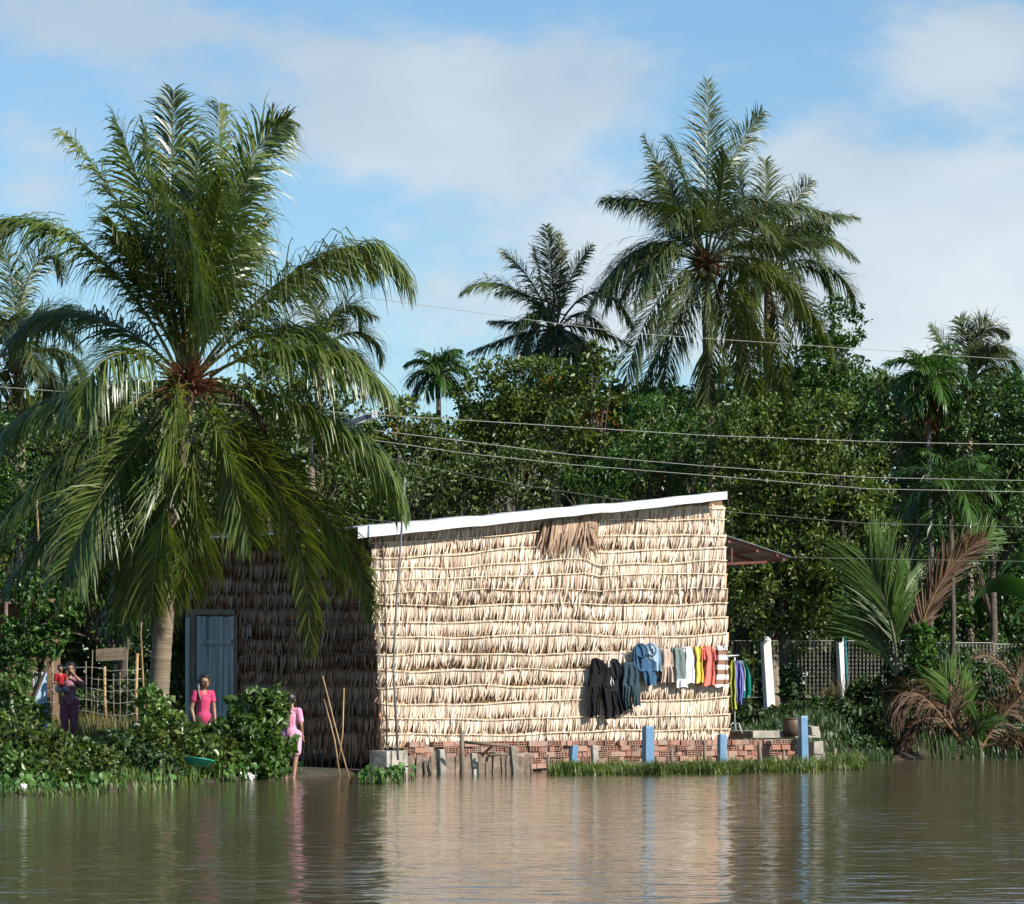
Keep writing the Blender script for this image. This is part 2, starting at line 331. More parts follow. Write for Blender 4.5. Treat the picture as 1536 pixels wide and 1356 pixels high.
# ------------------------------------------------------------------ terrain and water
SH = [(-3000, 45), (-60, 45.5), (60, 46), (150, 47.6), (240, 50.5), (330, 54), (430, 56.3), (500, 58.5), (560, 59.5), (620, 59.9), (1090, 63.3), (1230, 68), (1300, 72), (1400, 75), (1536, 76), (5000, 78)]
def shore(px): return float(np.interp(px, [a for a, b in SH], [b for a, b in SH]))
def gz(x, d):
    px = CX + F * x / max(d, 1); t = d - shore(px)
    if t < 0: return max(-1.2, t * .25)
    left = np.interp(t, [0, .6, 3, 14, 24, 40, 100], [0, .06, .10, .16, .45, .7, .9])
    mid = np.interp(t, [0, .5, 6, 20, 40, 100], [-.15, .05, .25, .8, .9, .9])
    right = np.interp(t, [0, .8, 4, 8, 40, 100], [0, .12, .65, .95, 1.0, 1.0])
    wl = np.interp(px, [480, 600], [1, 0]); wr = np.interp(px, [1080, 1220], [0, 1])
    return float(wl * left + wr * right + (1 - wl - wr) * mid) + .03 * math.sin(x * 1.7) * math.sin(d * 1.1)
def terrain():
    xs = np.concatenate([[-1500, -600, -200, -90, -50], np.linspace(-25, 25, 201), [50, 90, 200, 600, 1500]])
    ys = np.concatenate([[-400, -20, 20], np.linspace(42, 100, 175), [115, 140, 200, 500, 2000]])
    V = [(x, y, gz(x, y)) for y in ys for x in xs]; nx = len(xs)
    Fc = [(j * nx + i, j * nx + i + 1, (j + 1) * nx + i + 1, (j + 1) * nx + i) for j in range(len(ys) - 1) for i in range(nx - 1)]
    return tag(np_mesh('ground', V, Fc, M['mud'], None, True), kind='structure')
terrain()
wo = np_mesh('water', [(-1500, -400, 0), (1500, -400, 0), (1500, 110, 0), (-1500, 110, 0)], [(0, 1, 2, 3)], M['water']); tag(wo, kind='structure')

# ------------------------------------------------------------------ foliage generators
def leaf_arrays(cen, axis, L, W, rng, fold=.35, droop=.15):
    n = len(cen); axis = nrm(axis); L = np.asarray(L).reshape(-1, 1) * np.ones((n, 1)); W = np.asarray(W).reshape(-1, 1) * np.ones((n, 1))
    r = nrm(rng.normal(size=(n, 3)) + np.array([0, 0, .9])); side = nrm(np.cross(axis, r)); up = np.cross(side, axis)
    b = cen - axis * L * .5; tip = cen + axis * L * .5 - up * L * droop; m = b + axis * L * .45
    l = m + side * W * .5 + up * W * fold; rr = m - side * W * .5 + up * W * fold
    V = np.stack([b, l, tip, rr], 1).reshape(-1, 3); i = np.arange(n)[:, None] * 4
    Fc = np.stack([i + [[0, 2, 1]], i + [[0, 3, 2]]], 1).reshape(-1, 3)
    return V, Fc
def crown_points(lobes, per_m2, cl_sig, per_clump, rng, shell=3.5):
    """leaf centres on rounded tufts that sit near the skin of a set of ellipsoids; returns centres and outward directions"""
    Cn = []; Dn = []
    for (c, r) in lobes:
        c = np.array(c); r = np.array(r); area = 4 * math.pi * ((r[0] * r[1]) ** 1.6 / 3 + (r[0] * r[2]) ** 1.6 / 3 + (r[1] * r[2]) ** 1.6 / 3) ** (1 / 1.6)
        rs = np.clip(r.min() * .42, .10, .42); n = max(6, int(area / (rs * rs * 1.9))); d = nrm(rng.normal(size=(n, 3))); rad = .55 + .5 * rng.random((n, 1))
        cc = c + d * rad * r * (1 + .10 * rng.normal(size=(n, 1)))
        k = np.maximum(8, rng.poisson(area * per_m2 * per_clump / n * 1.3, n) * (.5 + rng.random(n))).astype(int); idx = np.repeat(np.arange(n), k); m = len(idx)
        e = nrm(rng.normal(size=(m, 3)) + d[idx] * .7 + np.array([0, 0, .45])); q = rs * (.6 + .75 * rng.random((n, 1)))
        pts = cc[idx] + e * (q[idx] * (rng.random((m, 1)) ** .35)) * np.array([1.1, 1.1, .75]) + rng.normal(size=(m, 3)) * cl_sig * .22
        Cn.append(pts); Dn.append(e * .7 + d[idx] * .3)
    return np.concatenate(Cn), np.concatenate(Dn)
def tree(name, label, base, lobes, mat, leaf=(.13, .07), dens=9, per=14, sig=.17, seed=0, cat='tree', group=None, bark=None, trunk_r=.13, extra=None, stems=1, down=.35):
    rng = np.random.default_rng(seed); base = Vector(base)
    t = thing(name, base, label, cat, group)
    if cat == 'tree': leaf = (leaf[0] * .78, leaf[1] * .78); dens = dens * 1.5; trunk_r = min(trunk_r, .10)
    cen, out = crown_points(lobes, dens, sig, per, rng)
    n = len(cen); axis = out * .5 + rng.normal(size=(n, 3)) * .75 + np.array([0, 0, -down])
    keep = cen[:, 2] > .02
    cen = cen[keep]; axis = axis[keep]; n = len(cen)
    V, Fc = leaf_arrays(cen, axis, leaf[0] * np.exp(.32 * (lv := rng.normal(size=n))) * .92, leaf[1] * np.exp(.32 * lv + .15 * rng.normal(size=n)) * .92, rng)
    mats = [mat]; mi = None
    if extra:                                  # a share of leaves in another colour, in clusters
        mats.append(extra[0]); q = (np.sin(cen[:, 0] * 2.3 + seed) * np.sin(cen[:, 2] * 3.1) * np.sin(cen[:, 1] * 2) + rng.normal(size=n) * .18) > extra[1]
        mi = np.repeat(q.astype(int), 2)
    np_mesh('crown' if cat == 'tree' else 'foliage', V, Fc, mats, t, False, mi)
    rr = random.Random(seed); mb = MB()
    top = Vector(np.mean([l[0] for l in lobes], axis=0))
    for s_ in range(stems):
        b0 = base + Vector((rr.uniform(-.15, .15) * stems, rr.uniform(-.15, .15) * stems, -.3)); tp = b0.lerp(top, .75) + Vector((rr.uniform(-.3, .3), 0, 0))
        mid = b0.lerp(tp, .5) + Vector((rr.uniform(-.2, .2), rr.uniform(-.2, .2), 0))
        mb.tube([b0, mid, tp], [trunk_r, trunk_r * .8, trunk_r * .5], 8)
        for (c, r) in lobes:
            c = Vector(c); a = mid.lerp(tp, rr.random())
            for q in range(5):
                d = Vector((rr.uniform(-1, 1), rr.uniform(-1, 1), rr.uniform(-.6, 1))); e = c + Vector((d.x * r[0], d.y * r[1], d.z * r[2])) * .85
                m1 = a.lerp(c, .6) + Vector((rr.uniform(-.2, .2), rr.uniform(-.2, .2), 0)) * trunk_r * 6
                mb.tube([a, m1, e], [trunk_r * .3, trunk_r * .16, trunk_r * .04], 5)
    mb.build('trunk' if cat == 'tree' else 'stem', bark or M['bark'], t, True)
    return t
def frond_arrays(P0, P1, P2, L, rng, n=70, roll=0.0, droop=.8, w=.042, start=.16, sweep=.55, P3=None, ragged=.0, segs=4):
    """pinnate frond: ribbon leaflets along both sides of an arched rib"""
    P0, P1, P2 = [np.array(p, dtype=float) for p in (P0, P1, P2)]
    if P3 is None:
        ctl = 2 * P1 - .5 * (P0 + P2); B = lambda t: (1 - t) ** 2 * P0 + 2 * t * (1 - t) * ctl + t * t * P2; D = lambda t: 2 * (1 - t) * (ctl - P0) + 2 * t * (P2 - ctl)
    else:
        P3 = np.array(P3, dtype=float); c1 = (-5 * P0 + 18 * P1 - 9 * P2 + 2 * P3) / 6; c2 = (2 * P0 - 9 * P1 + 18 * P2 - 5 * P3) / 6
        B = lambda t: (1 - t) ** 3 * P0 + 3 * t * (1 - t) ** 2 * c1 + 3 * t * t * (1 - t) * c2 + t ** 3 * P3
        D = lambda t: 3 * (1 - t) ** 2 * (c1 - P0) + 6 * t * (1 - t) * (c2 - c1) + 3 * t * t * (P3 - c2)
    V = []; Q = []; cnt = 0
    n = int(n * 1.6); w = w * .64; t = np.repeat(np.linspace(start, .995, n), 2)[:, None]; sd = np.tile([1., -1.], n)[:, None]
    t = t + rng.normal(size=t.shape) * .004; t = np.clip(t, 0, 1)
    keep = rng.random(len(t)) > ragged; t = t[keep]; sd = sd[keep]
    p = B(t); T = nrm(D(t)); up = np.array([0, 0, 1.])
    s0 = np.cross(T, up); bad = np.linalg.norm(s0, axis=1, keepdims=True) < .25; s0 = np.where(bad, s0 + np.array([0, -.3, 0]), s0); s0 = nrm(s0)
    u0 = np.cross(s0, T); s = s0 * math.cos(roll) + u0 * math.sin(roll); u = np.cross(s, T)
    tt = (t - start) / (1 - start)
    prof = np.clip(np.sin(np.pi * (tt * .80 + .14)) ** .7, .22, 1) * (1 - .25 * tt)
    ln = L * 1.12 * prof * (1 + .16 * rng.normal(size=t.shape))
    grp = np.sin(t * 37 + rng.random() * 6) * .16 + np.sin(t * 90 + sd + rng.random() * 6) * .12     # leaflets part into loose tufts
    d = nrm(sd * s + T * (sweep * 1.35 + .75 * tt + grp + .18 * rng.normal(size=t.shape)) + u * (.22 + .22 * rng.normal(size=t.shape)) + rng.normal(size=p.shape) * .11)
    wv = nrm(T - d * np.sum(T * d, axis=1, keepdims=True)) * .85 + u * .5
    m = len(t); dr = droop * (.55 + .9 * rng.random((m, 1)) ** 1.3)
    rows = []; cur = p.copy(); dk = d.copy(); K = segs
    wid = [.45, 1, .9, .62, .06] if K == 4 else [.5, 1, .8, .06]
    for k in range(K + 1):
        ww = w * wid[k] * .5
        rows.append(np.stack([cur + wv * ww, cur - wv * ww], 1))
        dk = nrm(dk + np.array([0, 0, -1.]) * dr * (1.0 / K) * (.35 + 1.0 * k)); cur = cur + dk * ln / K
    R = np.stack(rows, 1)      # m,K+1,2,3
    V = R.reshape(-1, 3); i0 = np.arange(m)[:, None] * (K + 1) * 2
    Fq = np.concatenate([i0 + [[2 * k, 2 * k + 1, 2 * k + 3, 2 * k + 2]] for k in range(K)], 0)
    rib = [Vector(B(x)) for x in np.linspace(0, 1, 12)]
    return V, Fq, rib
def frond(parent, pts, L, rng, mat, rmat, rr=.028, **kw):
    P3 = pts[3] if len(pts) > 3 else None
    V, Fq, rib = frond_arrays(pts[0], pts[1], pts[2], L, rng, P3=P3, **kw)
    mb = MB(); n = len(rib); mb.tube(rib, [rr * (1 - .88 * i / (n - 1)) for i in range(n)], 5)
    rv = np.array(mb.v); rf = [f for f in mb.f if len(f) == 4]
    VV = np.concatenate([rv, V]); FF = np.concatenate([np.array(rf), Fq + len(rv)])
    mi = np.concatenate([np.ones(len(rf), int), np.zeros(len(Fq), int)])
    return np_mesh('frond', VV, FF, [mat, rmat], parent, False, mi)
def palm(label, heart, base, fronds, R, leafL, mats, seed, nfill=10, trunk_r=(.13, .10), group=None, name='coconut_palm', nleaf=60, w=.042, nuts=0, fill_el=(-50, 75), lw=1.0, dry=0, trunkmid=None):
    """heart = crown centre; fronds = explicit (points in picture coordinates with depth offset)"""
    rng = np.random.default_rng(seed); rr = random.Random(seed); hx, hy, hd = heart; H = P(hx, hy, hd); Bp = Vector(base)
    t = thing(name, Bp, label, 'palm tree', group)
    mb = MB(); pts = []; rads = []
    mid = trunkmid or Bp.lerp(H, .5); ctl = 2 * Vector(mid) - .5 * (Bp + H); n = 60
    for i in range(n + 1):
        q = i / n; p = (1 - q) ** 2 * Bp + 2 * q * (1 - q) * ctl + q * q * H
        r = trunk_r[0] + (trunk_r[1] - trunk_r[0]) * q + max(0, .07 * (1 - q * 9)); r *= 1 + (.045 if i % 2 else 0)
        pts.append(p); rads.append(r)
    pts[0] = pts[0] - Vector((0, 0, .3)); mb.tube(pts, rads, 12); mb.build('trunk', M['trunk'], t, True)
    for f in fronds:
        opts = dict(f[-1]) if isinstance(f[-1], dict) else {}
        pp = f[:-1] if isinstance(f[-1], dict) else f
        ps = [P(a, b, hd + c) for a, b, c in pp]
        mt = opts.pop('mat', mats[0]); ll = opts.pop('L', leafL); kk = dict(n=nleaf, w=w); kk.update(opts)
        frond(t, ps, ll, rng, mt, mats[1] if mt != M['palm_dry'] else M['rachis_dry'], **kk)
    for i in range(nfill):
        az = 2 * math.pi * (i * .618 + rr.random() * .2); e = math.radians(rr.uniform(*fill_el)); ln = R * rr.uniform(.55, .82)
        hz = Vector((math.cos(az), math.sin(az), 0)); p0 = H + hz * .12
        dn = Vector((0, 0, 1))
        p1 = p0 + (hz * math.cos(e) + dn * math.sin(e)) * ln * .5
        e2 = e - math.radians(rr.uniform(45, 80)); p2 = p1 + (hz * math.cos(e2) + dn * math.sin(e2)) * ln * .5
        frond(t, [p0, p1, p2], leafL * .9, rng, mats[0], mats[1], n=nleaf, w=w, roll=rr.uniform(-.5, .5), droop=rr.uniform(.6, 1.1))
    for i in range(dry):
        az = 2 * math.pi * rr.random(); hz = Vector((math.cos(az), math.sin(az), 0)); p0 = H + hz * .12 - Vector((0, 0, .1))
        frond(t, [p0, p0 + hz * R * .25 - Vector((0, 0, R * .25)), p0 + hz * R * .3 - Vector((0, 0, R * .7))], leafL * .8, rng, M['palm_dry'], M['rachis_dry'], n=nleaf // 2, w=w * .8, droop=1.3)
    mb = MB(); 
    for i in range(170):     # fibrous sheaths and stalk bases round the crown
        az = rr.uniform(0, 6.28); e = rr.uniform(-.5, 1.3); ln = rr.uniform(.15, .55) * (1 if R > 3.8 else R / 3.9)
        d = Vector((math.cos(az) * math.cos(e), math.sin(az) * math.cos(e), math.sin(e))); a = H + d * .05 - Vector((0, 0, .12))
        mb.tube([a, a + d * ln * .6, a + d * ln + Vector((0, 0, -.05))], [.035, .02, .004], 4)
    mb.build('leaf_sheath', M['fibre'], t)
    for i in range(nuts):
        az = rr.uniform(0, 6.28); c = H + Vector((math.cos(az) * .3, math.sin(az) * .3, -rr.uniform(.15, .45))); m2 = MB(); m2.ball(c, .095, 10, 8, 0, (1, 1, 1.2)); m2.build('coconut', M['nut'], t, True)
    return t

# ------------------------------------------------------------------ the thatched hut
A = Vector((-2.0, 60.0, 0)); B_ = Vector(((1092 - CX) * 63.5 / F, 63.5, 0)); Cc = Vector(((281 - CX) * 64.5 / F, 64.5, 0))
def hit(px, py, p, q, off=0.0):
    """the point of the upright plane through p, q (pushed off towards the camera) seen at a place of the picture"""
    dv = (q - p).normalized(); nv = Vector((dv.y, -dv.x, 0)); 
    if nv.y > 0: nv = -nv
    o = p + nv * off; r = Vector(((px - CX) / F, 1, 0)); k = o.dot(nv) / r.dot(nv)
    return Vector(((px - CX) / F * k, k, CAMH + (HY - py) / F * k))
FW = lambda px, py, off=0.0: hit(px, py, A, B_, off)
SW = lambda px, py, off=0.0: hit(px, py, Cc, A, off)
hut = thing('thatched_hut', (0.5, 63.5, .3), 'lean-to hut walled in pale nipa palm thatch with a white edged sloping roof', 'hut')
def thatch_wall(name, fn, X0, X1, topf, botf, leftf, rightf, mats, rows, rng, nper, tiltf=None, lenf=1.0, spread=1.0, skip=None, slant=-.10, curl=1.0, battens=True, bmat=None, botvar=.4):
    """rows of hanging leaf strips between battens; fn maps picture coordinates onto the wall plane"""
    V = []; mi = []; cnt = 0; sp = (rows[-1] - rows[0]) / (len(rows) - 1); curl0 = curl; len0 = lenf; PH = [rng.random() * 6 for _ in rows]
    wav = lambda k, px: 1.6 * math.sin(px * .021 + PH[k]) + .9 * math.sin(px * .057 + PH[k] * 3)
    for k, y0 in enumerate(rows):
        curl = curl0 * (.6 + 1.0 * rng.random()); lenr = len0 * (.92 + .2 * rng.random())
        for layer in (0, 1):
            n = int(nper * (2.0 if layer else 1.3))
            for j in range(n):
                u = (j + rng.random() * 1.1) / n; px = X0 + (X1 - X0) * u
                yy = y0 + (tiltf(px, y0) if tiltf else 0) + wav(k, px) + rng.normal() * 1.1
                lx, rx = leftf(yy), rightf(yy)
                px = lx + (rx - lx) * u + rng.normal() * .6
                tp = topf(px)
                if yy + sp * 1.05 < tp: continue
                if skip and skip(px, yy): continue
                ys = max(yy, tp + .5); L = sp * (1.22 if layer == 0 else (.84 + .38 * rng.random() ** 1.2)) * lenr * (1 + .14 * math.sin(px * .033 + PH[k] * 2))
                if k == len(rows) - 1: L = max(6, botf(px) - yy) * (.8 + botvar * rng.random())
                ye = yy + L
                w = (1.5 + 1.6 * rng.random()) * (1.35 if layer == 0 else 1)
                lean = (slant * L + rng.normal() * 1.9) * spread
                o0 = .012 + .012 * layer; o1 = o0 + (.005 + .034 * rng.random() ** 1.7 * curl) * (1 if layer else .3)
                tw = rng.normal() * .007 * curl
                mid = (ys + ye) / 2
                pts = [fn(px - w * .55, ys, o0), fn(px + w * .55, ys, o0),
                       fn(px - w * .55 + lean * .25, mid, (o0 + o1) * .5 + .004 + tw), fn(px + w * .55 + lean * .25, mid, (o0 + o1) * .5 + .004 - tw),
                       fn(px - w * .36 + lean * .75, ye - L * .2, o1 + tw * 1.5), fn(px + w * .36 + lean * .75, ye - L * .2, o1 - tw * 1.5),
                       fn(px + lean * 1.1 - .15, ye, o1 * 1.05), fn(px + lean * 1.1 + .15, ye, o1 * 1.05)]
                V.extend(pts); mi.extend([0 if layer else 1] * 3); cnt += 1
    V = np.array([tuple(v) for v in V]); i0 = np.arange(cnt)[:, None] * 8
    Fq = np.stack([i0 + [[2 * q, 2 * q + 1, 2 * q + 3, 2 * q + 2]] for q in range(3)], 1).reshape(-1, 4)
    # solid panel behind
    nb = 24; bv = []
    for i in range(nb + 1):
        px = X0 + (X1 - X0) * i / nb
        for o in (0.0, -.06): bv.append(fn(px + (leftf(topf(px)) - X0) * (1 - i / nb) + (rightf(topf(px)) - 3 - X1) * i / nb, topf(px) + 1, o)); bv.append(fn(px + (leftf(botf(px)) - X0) * (1 - i / nb) + (rightf(botf(px)) - 3 - X1) * i / nb, botf(px) - 6, o))
    bf = [(4 * i, 4 * i + 1, 4 * i + 5, 4 * i + 4) for i in range(nb)] + [(4 * i + 3, 4 * i + 2, 4 * i + 6, 4 * i + 7) for i in range(nb)]
    off = len(V); V = np.concatenate([V, np.array([tuple(v) for v in bv])]); Fq = np.concatenate([Fq, np.array(bf) + off]); mi = mi + [2] * len(bf)
    w_ = np_mesh(name, V, Fq, mats, hut, False, mi)
    if battens:
        for k, y0 in enumerate(rows):
            pts = []; a = X0 - 2; ph = rng.random() * 6; e0, e1 = rng.normal() * 1.5, rng.normal() * 1.5
            xs = np.linspace(0, 1, 26)
            for q in xs:
                px = X0 + (X1 - X0) * q; yy = y0 + (tiltf(px, y0) if tiltf else 0) + wav(k, px) + .9 * math.sin(q * 9 + ph) + e0 * (1 - q) + e1 * q + .5 * math.sin(q * 31 + ph * 2)
                px = leftf(yy) + (rightf(yy) - leftf(yy)) * (q * 1.008 - .004)
                if yy < topf(px) + 3 or (skip and skip(px, yy - 3)):
                    if len(pts) > 3: bm_ = MB(); bm_.tube(pts, .008, 5); bm_.build('batten', bmat or M['bamboo'], w_, True)
                    pts = []; continue
                pts.append(fn(px, yy, .062))
            if len(pts) > 3:
                bm_ = MB(); bm_.tube(pts, [.0082 * (.9 + .3 * math.sin(i * 2.1)) for i in range(len(pts))], 5); bm_.build('batten', bmat or M['bamboo'], w_, True)
    return w_
rg = np.random.default_rng(5)
topF = lambda px: 801 - (px - 556) * (801 - 751) / (1085 - 556)
lF = lambda y: 557 + (y - 800) * 16 / 325; rF = lambda y: 1086.5 + (y - 750) * 8 / 360
def tiltF(px, y):      # upper rows climb with the roof on the left half, all rows sag a little
    up = np.interp(y, [740, 800, 870, 900], [1, .9, .25, 0]); 
    return up * np.interp(px, [560, 700, 884, 890, 1090], [15, 9, -16, 3, 0]) + np.interp(px, [560, 830, 1090], [1.5, 1, -1.5]) + (y - 880) / 230 * np.interp(px, [560, 1090], [2, -4])
rowsF = [757, 777, 800, 822, 843, 863, 884, 907, 930, 954, 979, 1003, 1028, 1053, 1076, 1098]
front = thatch_wall('front_wall', FW, 557, 1090, topF, lambda px: 1121 - (px - 560) * .018, lF, rF, [M['thatch'], M['thatch_under'], M['darkthatch']], rowsF, rg, 172, tiltF)
# loose bundle of long leaves tied near the top of the front wall
mb = MB()
for i in range(150):
    g_ = rg.random() < .6; px = (845 + 16 * rg.normal()) if g_ else (884 + 7 * rg.normal()); px = min(max(px, 818), 900); y0 = topF(px) + 4 + 10 * rg.random() ** 2; L = (30 + 30 * rg.random()) if g_ else (24 + 40 * rg.random()); w = 1.1 + 1.4 * rg.random(); ln = (-4 - 12 * rg.random()) if g_ else (12 - 26 * rg.random())
    o = .075 + .07 * rg.random(); mb.add([FW(px - w, y0, o), FW(px + w, y0, o), FW(px + w * .9 + ln * .45, y0 + L * .55, o + .04 * rg.random()), FW(px - w * .9 + ln * .45, y0 + L * .55, o + .04 * rg.random()), FW(px + ln, y0 + L, o + .03 * rg.normal())], [(0, 1, 2, 3), (3, 2, 4)])
mb.build('thatch_bundle', thatch_mat('dark_loose_thatch', [(.22, .13, .08), (.34, .22, .14), (.48, .35, .24), (.17, .10, .06)]), front)
rs = np.random.default_rng(9)
topS = lambda px: 806 - (px - 281) * 10 / 280; lS = lambda y: 281.0; rS = lambda y: 560 + (y - 800) * 12 / 325
door_skip = lambda px, y: px < 352 and y > 905
rowsS = [800, 822, 845, 868, 890, 912, 936, 958, 981, 1005, 1029, 1053, 1077, 1098]
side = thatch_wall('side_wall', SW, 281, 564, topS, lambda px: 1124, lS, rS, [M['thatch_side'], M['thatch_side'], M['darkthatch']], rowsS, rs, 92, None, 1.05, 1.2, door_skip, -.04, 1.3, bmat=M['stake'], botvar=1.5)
# back and inner walls, floor
e1_ = (B_ - A).normalized(); D1 = B_ + (Cc - A); mb = MB(); Bi = B_ - e1_ * .17 + (Cc - A).normalized() * .06; Di = D1 - e1_ * .17
for (p, q, z0, z1, z2) in ((Bi, Di, .3, 4.15, 4.15), (Di, Cc, .3, 4.15, 3.6)):
    v = [Vector((p.x, p.y, z0)), Vector((q.x, q.y, z0)), Vector((q.x, q.y, z2)), Vector((p.x, p.y, z1))]
    inn = (A + D1) / 2; n = ((v[1] - v[0]).cross(Vector((0, 0, 1)))).normalized() * .05
    mb.add(v + [a + n for a in v], [(0, 1, 2, 3), (7, 6, 5, 4), (0, 4, 5, 1), (3, 2, 6, 7), (0, 3, 7, 4), (1, 5, 6, 2)])
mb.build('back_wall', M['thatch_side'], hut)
# corner posts
mb = MB(); mb.tube([FW(558, 802, .02), FW(566, 960, .02), FW(571, 1128, .02)], [.035, .04, .045], 8); mb.build('corner_post', M['wood'], hut, True)
mb = MB(); mb.tube([FW(574, 806, .085), FW(579, 940, .09), FW(580, 1118, .08)], .013, 6); mb.build('tie_pole', M['wood'], hut, True)
# door in the side wall
def wall_box(fn, x0, x1, y0, y1, o0, o1, mb, mi=0):
    vs = [fn(x0, y1, o0), fn(x1, y1, o0), fn(x1, y0, o0), fn(x0, y0, o0), fn(x0, y1, o1), fn(x1, y1, o1), fn(x1, y0, o1), fn(x0, y0, o1)]
    mb.add(vs, [(0, 1, 2, 3), (7, 6, 5, 4), (0, 4, 5, 1), (1, 5, 6, 2), (2, 6, 7, 3), (3, 7, 4, 0)], mi)
mb = MB()
for i in range(7):
    a = 294 + i * 8.2; wall_box(SW, a + .3, a + 7.9, 924 + (i % 3) * .7, 1118, .02, .055 + .006 * (i % 2), mb)
dr = mb.build('door', M['door'], hut)
mb = MB(); wall_box(SW, 300, 347, 960, 966, .064, .085, mb); wall_box(SW, 300, 347, 1070, 1076, .064, .085, mb); mb.build('rail', M['door'], dr)
mb = MB(); mb.tube([SW(343, 1022, .07), SW(343, 1022, .12), SW(343, 1030, .12), SW(343, 1030, .07)], .008, 6); mb.build('handle', M['steel'], dr)
mb = MB(); wall_box(SW, 285.5, 293, 914, 1118, .0, .075, mb); wall_box(SW, 352, 356, 922, 1118, .0, .07, mb); wall_box(SW, 293, 352, 914, 922, .0, .075, mb); mb.build('door_frame', M['wood'], hut)
mb = MB(); wall_box(SW, 278, 285, 926, 1118, -.02, .06, mb); mb.build('side_panel', M['door'], hut)
# roof: corrugated sheet, pale flashing, rafters
e1 = (B_ - A).normalized(); e2 = (Cc - A).normalized()
r00 = FW(537, 797, .32); r10 = FW(1091, 744, .32); slope = (r10.z - r00.z) / (r10 - r00).to_2d().length
def roofpt(a, b, dz=0): # a metres along the front from the left eave tip, b metres back along the side
    p = r00 + e1 * a + e2 * b; return Vector((p.x, p.y, r00.z + slope * a - .055 * b * max(0, a) / 5.8 + dz))
WL = (r10 - r00).to_2d().length
mb = MB(); nb = 96; vs = []; LB = 5.45; 
r00s = -.10
for i in range(nb + 1):     # corrugation runs down the slope, waves along the depth
    b = .03 + LB * i / nb; dz = .018 * math.cos(i * math.pi / 2 * 1.0)
    for a in (r00s - .03, WL - .03): vs.append(roofpt(a, b, dz + .05)); vs.append(roofpt(a, b, dz + .042))
fs = []
for i in range(nb):
    k = 4 * i; fs += [(k, k + 2, k + 6, k + 4), (k + 1, k + 5, k + 7, k + 3), (k, k + 4, k + 5, k + 1), (k + 2, k + 3, k + 7, k + 6)]
mb.add(vs, fs); roof = mb.build('roof', M['zinc'], hut, True)
mb = MB(); n = 40
for i in range(n):        # folded flashing along the gable edge, slightly uneven
    a0 = WL * i / n; a1 = WL * (i + 1) / n; j = lambda a: 5e-3 * math.sin(a * 2.3) + .003 * math.sin(a * 7.7) + (.008 if (a + .9) % 2.4 < .6 else 0); h = lambda a: .168 - .045 * a / WL
    q = [roofpt(a0, 0, .06 + j(a0)), roofpt(a1, 0, .06 + j(a1)), roofpt(a1, 0, .06 + j(a1) - h(a1)), roofpt(a0, 0, .06 + j(a0) - h(a0))]
    q2 = [v + e2 * .012 for v in q]; t0 = [roofpt(a0, .22, .075 + j(a0)), roofpt(a1, .22, .075 + j(a1))]
    mb.add(q + q2 + t0, [(0, 3, 2, 1), (4, 5, 6, 7), (3, 7, 6, 2), (0, 1, 9, 8)] + ([(0, 4, 7, 3)] if i == 0 else []) + ([(1, 2, 6, 5)] if i == n - 1 else []))
mb.build('roof_flashing', M['roofedge'], roof)
for b in (.5, 1.6, 2.8, 4.0, 5.2):
    mb = MB(); mb.tube([roofpt(-.05, b, -.01), roofpt(WL - .15, b, -.01)], .035, 6); mb.build('rafter', M['wood'], roof)
# eave board closing the gap above the side wall
mb = MB(); q = [SW(281, 800, .1), SW(561, 790, .1), SW(561, 800, .1), SW(281, 808, .1)]; mb.add(q + [v + Vector((.02, .03, 0)) for v in q], [(0, 3, 2, 1), (4, 5, 6, 7), (0, 1, 5, 4), (3, 7, 6, 2)]); mb.build('eave_board', M['wood'], roof)
# awning on the far right side
aw = []
def awp(px, py, d): return P(px, py, d)
mb = MB(); n = 40; a0 = P(1086, 803, 66.4); a1 = P(1186, 836, 66.4); b0 = a0 + Vector((-.9, 3.0, .0)); b1 = a1 + Vector((-.9, 3.0, .0))
vs = []; fs = []
for i in range(n + 1):
    t = i / n; dz = Vector((0, 0, .016 * math.cos(i * math.pi / 2)))
    p = a0.lerp(b0, t) + dz; q = a1.lerp(b1, t) + dz; vs += [p, q, p - Vector((0, 0, .008)), q - Vector((0, 0, .008))]
for i in range(n):
    k = 4 * i; fs += [(k, k + 1, k + 5, k + 4), (k + 2, k + 6, k + 7, k + 3), (k, k + 2, k + 3, k + 1) if i == 0 else (k, k + 1, k + 5, k + 4)]
fs = list(dict.fromkeys(fs)); mb.add(vs, fs); awn = mb.build('awning', M['zinc'], hut, True)
mb = MB(); dzz = Vector((0, 0, -.04))
for t in (.02, .5, .95):
    mb.tube([a0.lerp(b0, t) + dzz, a0.lerp(a1, .93) + (b0 - a0) * t + dzz], .028, 4)
for s_ in (.08, .5, .9):
    mb.tube([a0.lerp(a1, s_) + dzz * 1.9, b0.lerp(b1, s_) + dzz * 1.9], .028, 4)
mb.tube([P(1085, 846, 66.5), P(1152, 843, 66.5)], .03, 4); mb.tube([P(1152, 843, 66.5), a0.lerp(a1, .8) + dzz], .03, 4); mb.tube([P(1098, 845, 66.5), P(1098, 822, 66.5)], .02, 4)
mb.build('awning_frame', M['redsteel'], awn)

